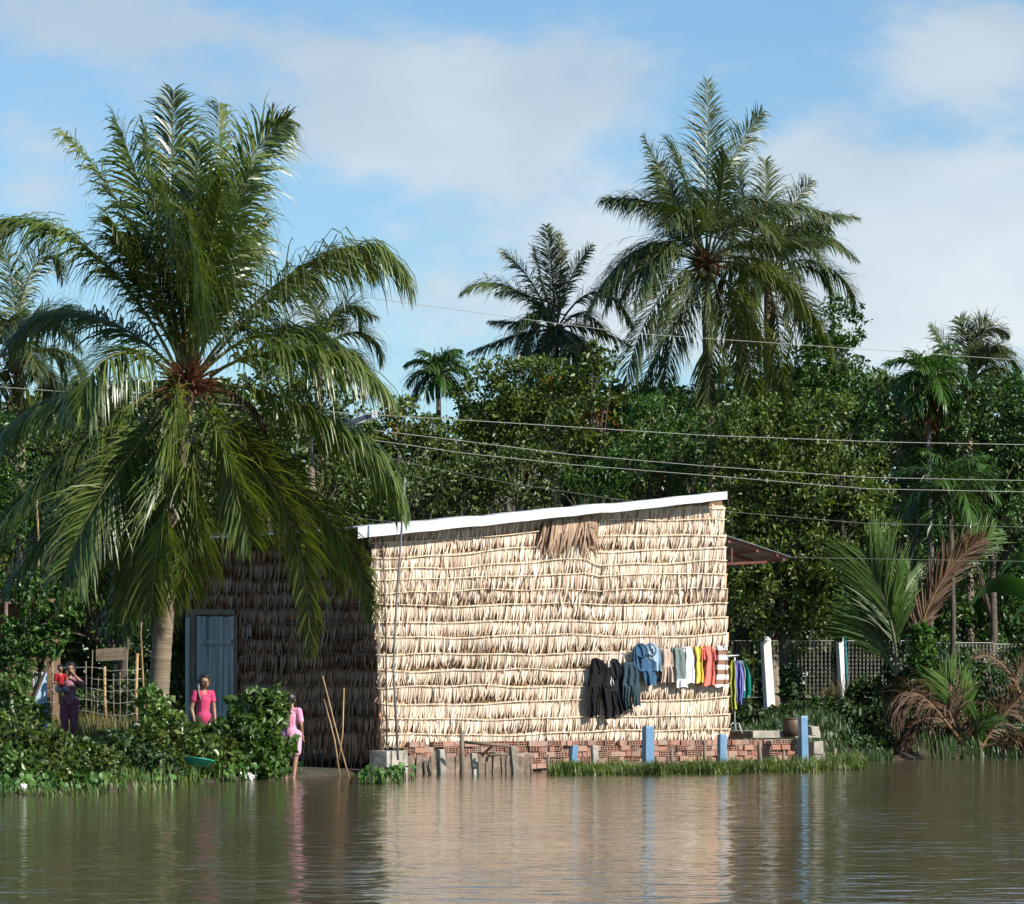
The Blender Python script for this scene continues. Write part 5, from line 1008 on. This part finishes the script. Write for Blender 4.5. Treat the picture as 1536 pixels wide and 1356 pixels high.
shrub('creeper covered shrub between the large palm and the woman', [(250, 1110, 53.4, 42, 38), (215, 1120, 53.2, 35, 32), (290, 1125, 53.6, 40, 30), (235, 1080, 53.5, 24, 28), (260, 1150, 52.8, 40, 22)], 'vine', 82, leaf=(.10, .055), dens=30, extra=(M['shrub'], .1))
shrub('low shrub with yellow tinted leaves beside the teal basin', [(320, 1128, 55, 40, 28), (350, 1112, 55.4, 30, 26), (300, 1150, 54, 40, 18), (305, 1116, 55.5, 30, 22)], 'vine', 83, leaf=(.09, .05), dens=32)
shrub('leafy thicket at the left edge of the bank', [(20, 1110, 47.6, 42, 38), (60, 1120, 47.8, 40, 32), (10, 1150, 47, 45, 32), (-30, 1100, 47.5, 40, 40), (55, 1155, 47.2, 42, 24)], 'shrub', 84, leaf=(.085, .045), dens=40, sig=.08, extra=(M['vine'], -.1))
shrub('sunlit low shrub right of the leafy thicket', [(110, 1135, 48.5, 42, 26), (150, 1145, 48.8, 40, 22), (95, 1160, 47.8, 40, 18)], 'vine', 85, leaf=(.08, .045), dens=36, sig=.08)
shrub('dark low shrub below the trunk of the large palm', [(190, 1140, 51.5, 38, 26), (230, 1155, 51.5, 40, 20), (165, 1120, 51.5, 30, 20)], 'bankgrass', 86, leaf=(.09, .05), dens=34, sig=.08)
shrub('creeper climbing the trunk base of the large palm', [(236, 1075, 53.6, 18, 30), (222, 1050, 53.6, 14, 18)], 'shrub', 87, leaf=(.09, .05), dens=30, sig=.08)
shrub('shrub growing in front of the rustic fence', [(20, 1045, 62, 36, 30), (48, 1075, 64, 22, 18)], 'shrub', 88, leaf=(.11, .06), dens=22)
shrub('bushy weeds under the white fence posts', [(1130, 1085, 74, 45, 28), (1190, 1085, 74.5, 50, 30), (1250, 1085, 74.5, 45, 32), (1160, 1110, 72, 60, 18), (1300, 1090, 74.5, 42, 36), (1260, 1115, 72.5, 50, 18)], 'bankgrass', 89, leaf=(.11, .05), dens=20, group='weeds on the right bank')
shrub('dark shrub beneath the nipa palm fan', [(1340, 1060, 75.5, 42, 50), (1320, 1110, 74, 40, 30), (1375, 1040, 75.8, 36, 60), (1300, 1040, 76.5, 30, 24)], 'bankgrass', 90, leaf=(.12, .06), dens=18, group='weeds on the right bank')
shrub('bright creeper hanging between the green fan and the brown frond', [(1385, 975, 74.6, 18, 40), (1392, 1010, 74.6, 16, 25)], 'leafC', 91, leaf=(.11, .06), dens=24, group='weeds on the right bank')
shrub('tall weed standing before the chain link netting', [(1188, 1035, 75.5, 14, 28), (1186, 1010, 75.5, 8, 18)], 'bankgrass', 92, leaf=(.12, .06), dens=24, group='weeds on the right bank')
shrub('dark undergrowth at the right edge of the bank', [(1500, 1060, 77, 60, 60), (1440, 1040, 77, 50, 55), (1540, 1110, 76, 50, 30), (1560, 1000, 78, 50, 60)], 'bankgrass', 93, leaf=(.12, .06), dens=13, group='weeds on the right bank')
shrub('dark undergrowth behind the people at the left', [(150, 1060, 76, 80, 26), (60, 1060, 77, 80, 30), (230, 1050, 75, 50, 40)], 'bankgrass', 94, leaf=(.12, .06), dens=12)
def blades(name, label, poly, dens, h, mat, seed, w=.012, kind='stuff', cat='grass', lean=.35, dpow=1, zf=None):
    """grass blades between the near and far depth along a run of picture columns"""
    rng = np.random.default_rng(seed); B = []; n = 0
    for (x0, x1, d0, d1) in poly:
        dm = (d0 + d1) / 2; dfl = name == 'waterside_grass'; area = abs(x1 - x0) * dm / F * abs(d1 - d0); k = int(area * dens); px = x0 + (x1 - x0) * rng.random(k); d = d0 + (d1 - d0) * rng.random(k)
        for a, b in zip(px, d): 
            x = (a - CX) * b / F; z = gz(x, b)
            if z > -.25 or dfl: B.append((x, b, max(z, -.02)))
    B = np.array(B); n = len(B); H = h * (.45 + .8 * rng.random((n, 1))) * (.55 + .7 * (np.sin(B[:, :1] * 5.1) * np.sin(B[:, 1:2] * 2.3 + B[:, :1]) * .5 + .5))
    az = rng.random((n, 1)) * 6.283; dr = np.concatenate([np.cos(az), np.sin(az), np.zeros((n, 1))], 1); sd = np.concatenate([-np.sin(az), np.cos(az), np.zeros((n, 1))], 1)
    up = np.array([0, 0, 1.]); ln = lean * (.3 + rng.random((n, 1))); ww = w * (.7 + .6 * rng.random((n, 1)))
    p0 = B; p1 = B + up * H * .55 + dr * H * ln * .35; p2 = B + up * H * (1 - ln * .3) + dr * H * ln * 1.1
    V = np.stack([p0 + sd * ww, p0 - sd * ww, p1 - sd * ww * .8, p1 + sd * ww * .8, p2], 1).reshape(-1, 3); i = np.arange(n)[:, None] * 5
    Fc = np.stack([i + [[0, 1, 2]], i + [[0, 2, 3]], i + [[3, 2, 4]]], 1).reshape(-1, 3)
    return tag(np_mesh(name, V, Fc, M[mat]), label, cat, kind=kind)
blades('grass', 'grass on the left bank around the people', [(60, 300, 55, 75), (-60, 300, 50, 60), (-100, 60, 60, 76)], 110, .28, 'grass', 101)
blades('tall_grass', 'sunlit yellowing grass before the rustic fence', [(90, 215, 66, 74)], 130, .42, 'drygrass', 102)
blades('bank_grass', 'grass along the water under the left shrubs', [(-60, 150, 46.0, 49.5), (150, 250, 48.5, 52)], 260, .11, 'grass', 103, .010)
blades('waterside_grass', 'low green water grass along the brick wall', [(825, 1000, 58.4, 60.1), (1000, 1110, 59.3, 61.0), (1110, 1230, 60.6, 63.0), (1230, 1300, 62.5, 69)], 800, .25, 'grass', 104, .009, lean=.8)
blades('slope_grass', 'shaded grass on the slope below the chain link fence', [(1110, 1340, 67, 79)], 260, .2, 'bankgrass', 105, .014)
blades('dry_tuft', 'pale dry grass tuft round the second white fence post', [(1235, 1300, 75.5, 77.5)], 260, .62, 'drygrass', 106, .009)
blades('undergrowth', 'undergrowth along the right end of the bank', [(1330, 1620, 74.6, 84)], 90, .4, 'bankgrass', 107, .014)
def hyacinth(label, px, py, n, seed, spread=.25, d=None, s=.055):
    rr = random.Random(seed); d = d or CAMH * F / (py - HY); c = P(px, py, d); c.z = 0; t = thing('water_hyacinth', c, label, 'water plant', 'water hyacinths along the bank')
    ml = MB(); ms = MB()
    for i in range(n):
        b = c + Vector((rr.gauss(0, spread), rr.gauss(0, spread * 1.6), -.01)); h = rr.uniform(.05, .2); dx = Vector((rr.uniform(-.06, .06), rr.uniform(-.06, .06), h)); tp = b + dx
        ms.tube([b, b + dx * .5, tp], [.008, .011, .006], 5); nrmv = Vector((rr.uniform(-1, 1), rr.uniform(-1, .2), rr.uniform(.1, 1))).normalized(); u = nrmv.orthogonal().normalized(); v = nrmv.cross(u); r = s * rr.uniform(.7, 1.25); k = 9
        ring_ = [tp + nrmv * .012 * (1 if q % 3 else -1) * r / .05 + (u * math.cos(6.283 * q / k) + v * math.sin(6.283 * q / k) * 1.15) * r + Vector((0, 0, r * .8)) for q in range(k)]
        ml.add([tp + Vector((0, 0, r * .8)) - nrmv * r * .25] + ring_, [(0, 1 + q, 1 + (q + 1) % k) for q in range(k)])
    ml.add(ms.v, ms.f); ml.build('foliage', M['hyacinth'], t, True)
for (px, py, n, sd, sp, lab) in ((568, 1176, 24, 1, .13, 'small water hyacinth clump floating by the dry reeds'), (598, 1170, 12, 2, .10, 'tiny water hyacinth tuft right of the small clump near the corner block'), (20, 1192, 60, 3, .35, 'water hyacinth mat at the left edge of the water'), (110, 1188, 50, 4, .35, 'water hyacinth mat below the sunlit low shrub'),
      (190, 1180, 40, 5, .3, 'water hyacinth mat below the dark low shrub'), (250, 1176, 34, 9, .3, 'water hyacinths under the creeper covered shrub'), (345, 1172, 20, 6, .2, 'water hyacinths below the tall glossy shrub'), (1112, 1152, 90, 7, .30, 'broad leaved water hyacinth mass below the small blue post'), (415, 1166, 14, 8, .15, 'few water hyacinths beside the feet of the girl in the water')):
    hyacinth(lab, px, py, int(n * 1.5), sd, sp, s=.04 if px > 500 else .042)

# ------------------------------------------------------------------ left yard: shack, rustic fence, odds and ends
sh = thing('shack', gp(25, 72), 'dim shack with a rusty low roof behind the leaves at the left edge', 'shack')
mb = MB(); mb.box(P(10, 990, 73), (1.8, 1.6, 2.2), None, jit=.02); mb.build('wall', M['darkthatch'], sh)
mb = MB(); c = P(20, 905, 72.5); mb.box(c, (2.2, 2.2, .06), Matrix.Rotation(.12, 3, 'Y'), jit=.02); mb.build('roof', M['wood'], sh)
mb = MB()
for px in (8, 66): mb.tube([P(px, 1090, 71.2), P(px + 1, 905, 71.2)], .035, 7)
mb.build('post', M['wood'], sh, True)
post('concrete_post', 'white and grey square post lit on its right side by the rustic fence', 'post', 60, 1008, 1085, 67, .23, M['paleblue'], None, 0, 1.0, rz=.15)
rf = thing('rustic_fence', gp(170, 72), 'rustic stick fence with sagging wires left of the large palm trunk', 'fence')
rr = random.Random(8)
for px, y0, y1, r in ((78, 990, 1090, .028), (129, 992, 1085, .014), (139, 975, 1080, .012), (157, 1000, 1090, .032), (170, 1010, 1085, .012), (180, 1008, 1085, .012), (190, 972, 1085, .014), (206, 980, 1088, .034), (148, 1015, 1088, .010), (28, 960, 1080, .035), (112, 1000, 1085, .012), (100, 1005, 1085, .010)):
    mb = MB(); a = P(px + rr.uniform(-2, 3), y1 + 10, 72); b = P(px, y0, 72); mb.tube([a, a.lerp(b, .5) + Vector((rr.uniform(-.03, .03), 0, 0)), b], [r, r * .95, r * .85], 6); mb.build('stake', M['stake'] if r < .03 else M['reed'], rf, True)
for y in (1003, 1018, 1034, 1052, 1070):
    mb = MB(); mb.tube([P(x, y + 5 * math.sin((x - 20) / 190 * 9.4) * .6 + rr.uniform(-1.5, 1.5), 71.9) for x in range(20, 215, 12)], .006, 4); mb.build('wire', M['mesh'], rf, True)
stick('bare_pole', 'tall thin crooked pole standing left of the large palm trunk', 'pole', [P(217, 1080, 70), P(214, 1010, 70), P(211, 950, 70), P(213, 915, 70)], .018, M['reed'])
stick('bamboo_pole', 'sunlit upright bamboo pole rising from the leaves at the left', 'pole', [P(57, 900, 68), P(58, 820, 68), P(55, 745, 68)], .02, M['reed'])
mb = MB(); c = P(166, 982, 71.5)
for i in range(3): mb.box(c + Vector((0, 0, -.07 + .075 * i)), (.52, .025, .07), Matrix.Rotation(-.06, 3, 'Y'), jit=.004)
tag(mb.build('wooden_board', M['wood']), 'brown plank board fixed high on the rustic fence', 'board')
mt = thing('motorbike', gp(22, 66), 'black parked motorbike half hidden by leaves at the left edge', 'motorbike')
q = P(2, 1080, 66)
for dx in (-.38, .42):
    mb = MB(); cc = q + Vector((dx, 0, 0)); pts = [cc + Vector((math.cos(a * math.pi / 10) * .26, 0, math.sin(a * math.pi / 10) * .26)) for a in range(21)]; mb.tube(pts, .045, 7, caps=False); w_ = mb.build('wheel', M['black'], mt, True)
    mb = MB(); mb.tube([cc - Vector((0, .03, 0)), cc + Vector((0, .03, 0))], .06, 10)
    for k in range(8): a = k * math.pi / 4; mb.tube([cc, cc + Vector((math.cos(a) * .24, 0, math.sin(a) * .24))], .006, 4)
    mb.build('rim', M['steel'], w_)
mb = MB(); mb.tube([q + Vector((-.38, 0, .0)), q + Vector((-.1, 0, .2)), q + Vector((.2, 0, .25)), q + Vector((.32, 0, .55))], [.05, .10, .09, .04], 8); mb.build('frame', M['black'], mt, True)
mb = MB(); mb.tube([q + Vector((-.48, 0, .42)), q + Vector((-.2, 0, .46)), q + Vector((.06, 0, .42))], [.05, .09, .06], 8); mb.build('seat', M['black'], mt, True)
mb = MB(); mb.tube([q + Vector((.30, -.28, .62)), q + Vector((.33, 0, .6)), q + Vector((.30, .28, .62))], .018, 6); mb.tube([q + Vector((.33, 0, .6)), q + Vector((.42, 0, 0))], .025, 6); mb.build('handlebar', M['steel'], mt, True)
# teal basin and litter caught in the plants
bs = thing('plastic_basin', P(295, 1152, 52.6), 'flat teal plastic basin lying tilted among the bank plants', 'basin')
mb = MB(); q = P(297, 1148, 52.0); mb.lathe((0, 0, 0), [(0, .0), (.15, .0), (.20, .07), (.215, .075), (.215, .085), (.19, .085), (.145, .012), (0, .012)], 24); Rm_ = Matrix.Rotation(.12, 3, 'Y') @ Matrix.Rotation(-.1, 3, 'X'); mb.v = [tuple(Rm_ @ Vector(v) + q) for v in mb.v]; mb.build('bowl', M['plastic_teal'], bs, True)
for (px, py, d, s, lab) in ((372, 1166, 55.0, .08, 'crumpled white plastic bag below the tall glossy shrub'), (30, 1180, 46.4, .07, 'white plastic scrap among the plants at the lower left')):
    mb = MB(); c = P(px, py, d); c.z = max(c.z, .03); rr = random.Random(px); mb.ball(c, s, 9, 7, 0, (1.3, 1, .7)); mb.v = [tuple(Vector(v) + Vector((rr.gauss(0, .012), rr.gauss(0, .012), rr.gauss(0, .012)))) for v in mb.v]; tag(mb.build('plastic_bag', M['litter']), lab, 'litter')

# ------------------------------------------------------------------ people
def remeshed(mb, name, mat, parent, vox=.009, smooth=2):
    o = mb.build(name, mat, parent, True)
    m = o.modifiers.new('r', 'REMESH'); m.mode = 'VOXEL'; m.voxel_size = vox; m.use_smooth_shade = True
    if smooth: s = o.modifiers.new('s', 'SMOOTH'); s.factor = .5; s.iterations = smooth
    return o
def person(label, foot, ht, face, pose, clothes, group=None, bodymat=None):
    """foot = ground point; ht = height; face = yaw (0 looks at the camera). Local frame: x right of picture, -y to camera"""
    t = thing('person', foot, label, 'person', group); k = ht / 1.6; Rz = Matrix.Rotation(face, 3, 'Z'); W = lambda v: Vector(foot) + Rz @ (Vector(v) * k)
    J = dict(pelvis=(0, 0, .86), waist=(0, 0, 1.0), chest=(0, 0, 1.18), neck=(0, 0, 1.33), head=(0, -.015, 1.48), sl=(-.14, 0, 1.28), sr=(.14, 0, 1.28), el=(-.19, .02, 1.03), er=(.19, .02, 1.03), wl=(-.20, -.05, .82), wr=(.20, -.05, .82),
             hl=(-.085, 0, .84), hr=(.085, 0, .84), kl=(-.09, -.01, .45), kr=(.09, -.01, .45), al=(-.09, .02, .08), ar=(.09, .02, .08)); J.update(pose)
    j = {a: W(b) for a, b in J.items()}; c = MB()
    def cap(a, b, ra, rb, m=c): m.cone2(j[a] if isinstance(a, str) else a, j[b] if isinstance(b, str) else b, ra * k, rb * k)
    cap('pelvis', 'waist', .115, .10); cap('waist', 'chest', .10, .115); cap('chest', 'neck', .105, .05); cap('sl', 'sr', .055, .055); cap('neck', 'head', .045, .05); cap('hl', 'hr', .09, .09)
    for s in 'lr':
        cap('chest', 's' + s, .07, .055); cap('s' + s, 'e' + s, .048, .036); cap('e' + s, 'w' + s, .035, .022); cap('h' + s, 'k' + s, .085, .052); cap('k' + s, 'a' + s, .052, .034)
        a = j['a' + s]; toe = a + Rz @ (Vector((0, -.15, -.055)) * k); heel = a + Rz @ (Vector((0, .045, -.05)) * k); cap(heel, toe, .032, .024); cap(a, heel, .034, .034)
        w = j['w' + s]; dv = (w - j['e' + s]).normalized(); sidev = dv.cross(Rz @ Vector((0, 1, 0))).normalized(); sgn = -1 if s == 'r' else 1
        palmc = w + dv * .045 * k; fw = (Rz @ Vector((0, 1, 0))); cap(w, palmc + dv * .02 * k, .021, .026)
        for q, fl in enumerate((.062, .072, .068, .052)):     # four fingers
            b = palmc + dv * .035 * k + fw * (q - 1.5) * .015 * k; m_ = b + dv * fl * .55 * k; e = m_ + (dv * .8 - sidev * sgn * .5).normalized() * fl * .5 * k; cap(b - dv * .03 * k, m_, .0095, .0085); cap(m_, e, .0085, .007)
        b = palmc - fw * .028 * k - dv * .02 * k; cap(b, b - fw * .025 * k + dv * .045 * k, .010, .008)
    H = j['head']; Q = lambda x, y, z: H + Rz @ (Vector((x, y, z)) * k)
    c.ball(Q(0, .01, .02), .098 * k, 14, 10, 0, (.86, .98, 1.08)); c.ball(Q(0, -.03, -.045), .062 * k, 12, 8, 0, (.95, .9, .95))
    c.cone2(Q(0, -.092, .012), Q(0, -.106, -.018), .010 * k, .015 * k)
    for s in (-1, 1): c.ball(Q(s * .088, .01, -.005), .024 * k, 8, 6, 0, (.45, .8, 1.1))
    c.cone2(Q(-.02, -.086, -.048), Q(.02, -.086, -.048), .009 * k, .009 * k)
    body = remeshed(c, 'body', M['skin'], t, .0085 * k)
    for s in (-1, 1): e = MB(); e.ball(Q(s * .034, -.089, .012), .011 * k, 8, 6, 0, (1.3, .6, .8)); e.build('eye', M['black'], t, True)
    e = MB(); e.tube([Q(-.022, -.093, -.047), Q(0, -.098, -.049), Q(.022, -.093, -.047)], [.003 * k, .006 * k, .003 * k], 6); e.build('mouth', M['rednut'], t, True)
    hr = MB(); hr.ball(Q(0, .028, .035), .108 * k, 16, 12, 0, (.92, .98, 1.02)); hr.ball(Q(0, -.035, .092), .055 * k, 10, 8, 0, (1.2, .9, .5))
    for p0, p1, r0, r1 in clothes.get('hair', []): hr.cone2(Q(*p0), Q(*p1), r0 * k, r1 * k)
    remeshed(hr, 'hair', M['hair'], t, .009 * k)
    for nm, mt, segs in clothes['items']:
        m = MB()
        for a, b, ra, rb in segs:
            pa = j[a] if isinstance(a, str) else j[a[0]].lerp(j[a[1]], a[2]); pb = j[b] if isinstance(b, str) else j[b[0]].lerp(j[b[1]], b[2]); m.cone2(pa, pb, ra * k, rb * k)
        remeshed(m, nm, mt, t, .009 * k)
    return t
TOP = lambda sl=.45: [('pelvis', 'waist', .122, .104), ('waist', 'chest', .104, .118), ('chest', ('chest', 'neck', .4), .112, .075), ('chest', 'sl', .075, .058), ('chest', 'sr', .075, .058), ('sl', 'sr', .058, .058), ('sl', ('sl', 'el', sl), .056, .050), ('sr', ('sr', 'er', sl), .060, .062), ('sl', ('sl', 'el', sl), .060, .062), ('hl', 'hr', .102, .102), (('pelvis', 'waist', .2), ('pelvis', 'waist', .3), .135, .13)]
PANTS = lambda q=.95: [('hl', 'hr', .105, .105), ('pelvis', 'hl', .11, .11), ('pelvis', 'hr', .11, .11), ('hl', 'kl', .10, .075), ('hr', 'kr', .10, .075), ('kl', ('kl', 'al', q), .075, .06), ('kr', ('kr', 'ar', q), .075, .06)]
pink = cloth('hot_pink_cotton', (.56, .075, .17), (.40, .045, .11), 20); palepink = cloth('pale_pink_print', (.72, .36, .48), (.62, .22, .36), 25); palepink2 = cloth('rose_cotton', (.70, .40, .52), (.60, .28, .42), 30)
darkcl = cloth('dark_brown_cloth', (.05, .04, .04)); mauve = cloth('mauve_cotton', (.36, .17, .22), (.25, .12, .16), 22); plum = cloth('plum_cotton', (.32, .11, .16), (.22, .07, .11), 22); redc = cloth('bright_red_cotton', (.36, .022, .03), (.26, .016, .02)); greyc = cloth('blue_grey_cotton', (.25, .30, .36))
f1 = P(305, 1100, 60.2); f1.z = .03
person('young woman in a hot pink t-shirt with a long ponytail standing before the blue door', f1, 1.46, .45, dict(wl=(-.17, -.06, .80), el=(-.20, .03, 1.03), er=(.19, .0, 1.02), wr=(.17, -.10, .84), head=(.01, -.03, 1.47)),
       dict(hair=[((-.04, .07, .05), (-.10, .04, -.05), .06, .045), ((-.10, .04, -.05), (-.12, -.02, -.18), .045, .032), ((-.12, -.02, -.18), (-.10, -.08, -.30), .032, .010)], items=[('shirt', pink, TOP(.4)), ('trousers', darkcl, PANTS())]))
f2 = P(437, 1170, 56.5); f2.z = -.06
person('girl in a pale pink dress and shorts wading at the edge, face turned away', f2, 1.26, math.radians(165), dict(head=(.02, -.03, 1.47), al=(-.06, .06, .08), kl=(-.07, -.04, .46), wl=(-.19, -.06, .86), er=(.18, -.05, 1.03), wr=(.13, -.17, .92)),
       dict(hair=[((0, .07, .0), (0, .09, -.10), .06, .04)], items=[('blouse', palepink, TOP(.7) + [('pelvis', ('pelvis', 'kl', .12), .135, .13), ('pelvis', ('pelvis', 'kr', .12), .135, .13)]), ('shorts', palepink2, [('hl', 'hr', .11, .11), ('hl', ('hl', 'kl', .75), .115, .10), ('hr', ('hr', 'kr', .75), .115, .10)])]))
f3 = P(104, 1140, 67); f3.z = gz(f3.x, 67) - .02
person('person in mauve pyjamas carrying a small child in red, one hand raised to the face', f3, 1.40, .15, dict(er=(.27, -.10, 1.17), wr=(.10, -.14, 1.36), el=(-.22, -.04, 1.06), wl=(-.08, -.20, 1.06), head=(.02, -.03, 1.48)),
       dict(hair=[((0, .07, .0), (0, .10, -.12), .06, .05)], items=[('shirt', mauve, TOP(.75)), ('trousers', plum, PANTS())]))
f4 = Vector((f3.x - .13, 66.80, f3.z + .54))
person('small child in a bright red shirt carried on the hip of the person in mauve', f4, .82, .5, dict(hl=(-.08, -.02, .84), hr=(.08, -.02, .84), kl=(-.14, -.30, .74), kr=(.22, -.25, .74), al=(-.12, -.25, .40), ar=(.22, -.2, .42), wl=(-.1, -.2, 1.0), wr=(.25, .0, 1.15), er=(.2, -.05, 1.1)),
       dict(hair=[], items=[('shirt', redc, TOP(.6)), ('shorts', greyc, [('hl', 'hr', .11, .11), ('hl', ('hl', 'kl', .6), .105, .09), ('hr', ('hr', 'kr', .6), .105, .09)])]))
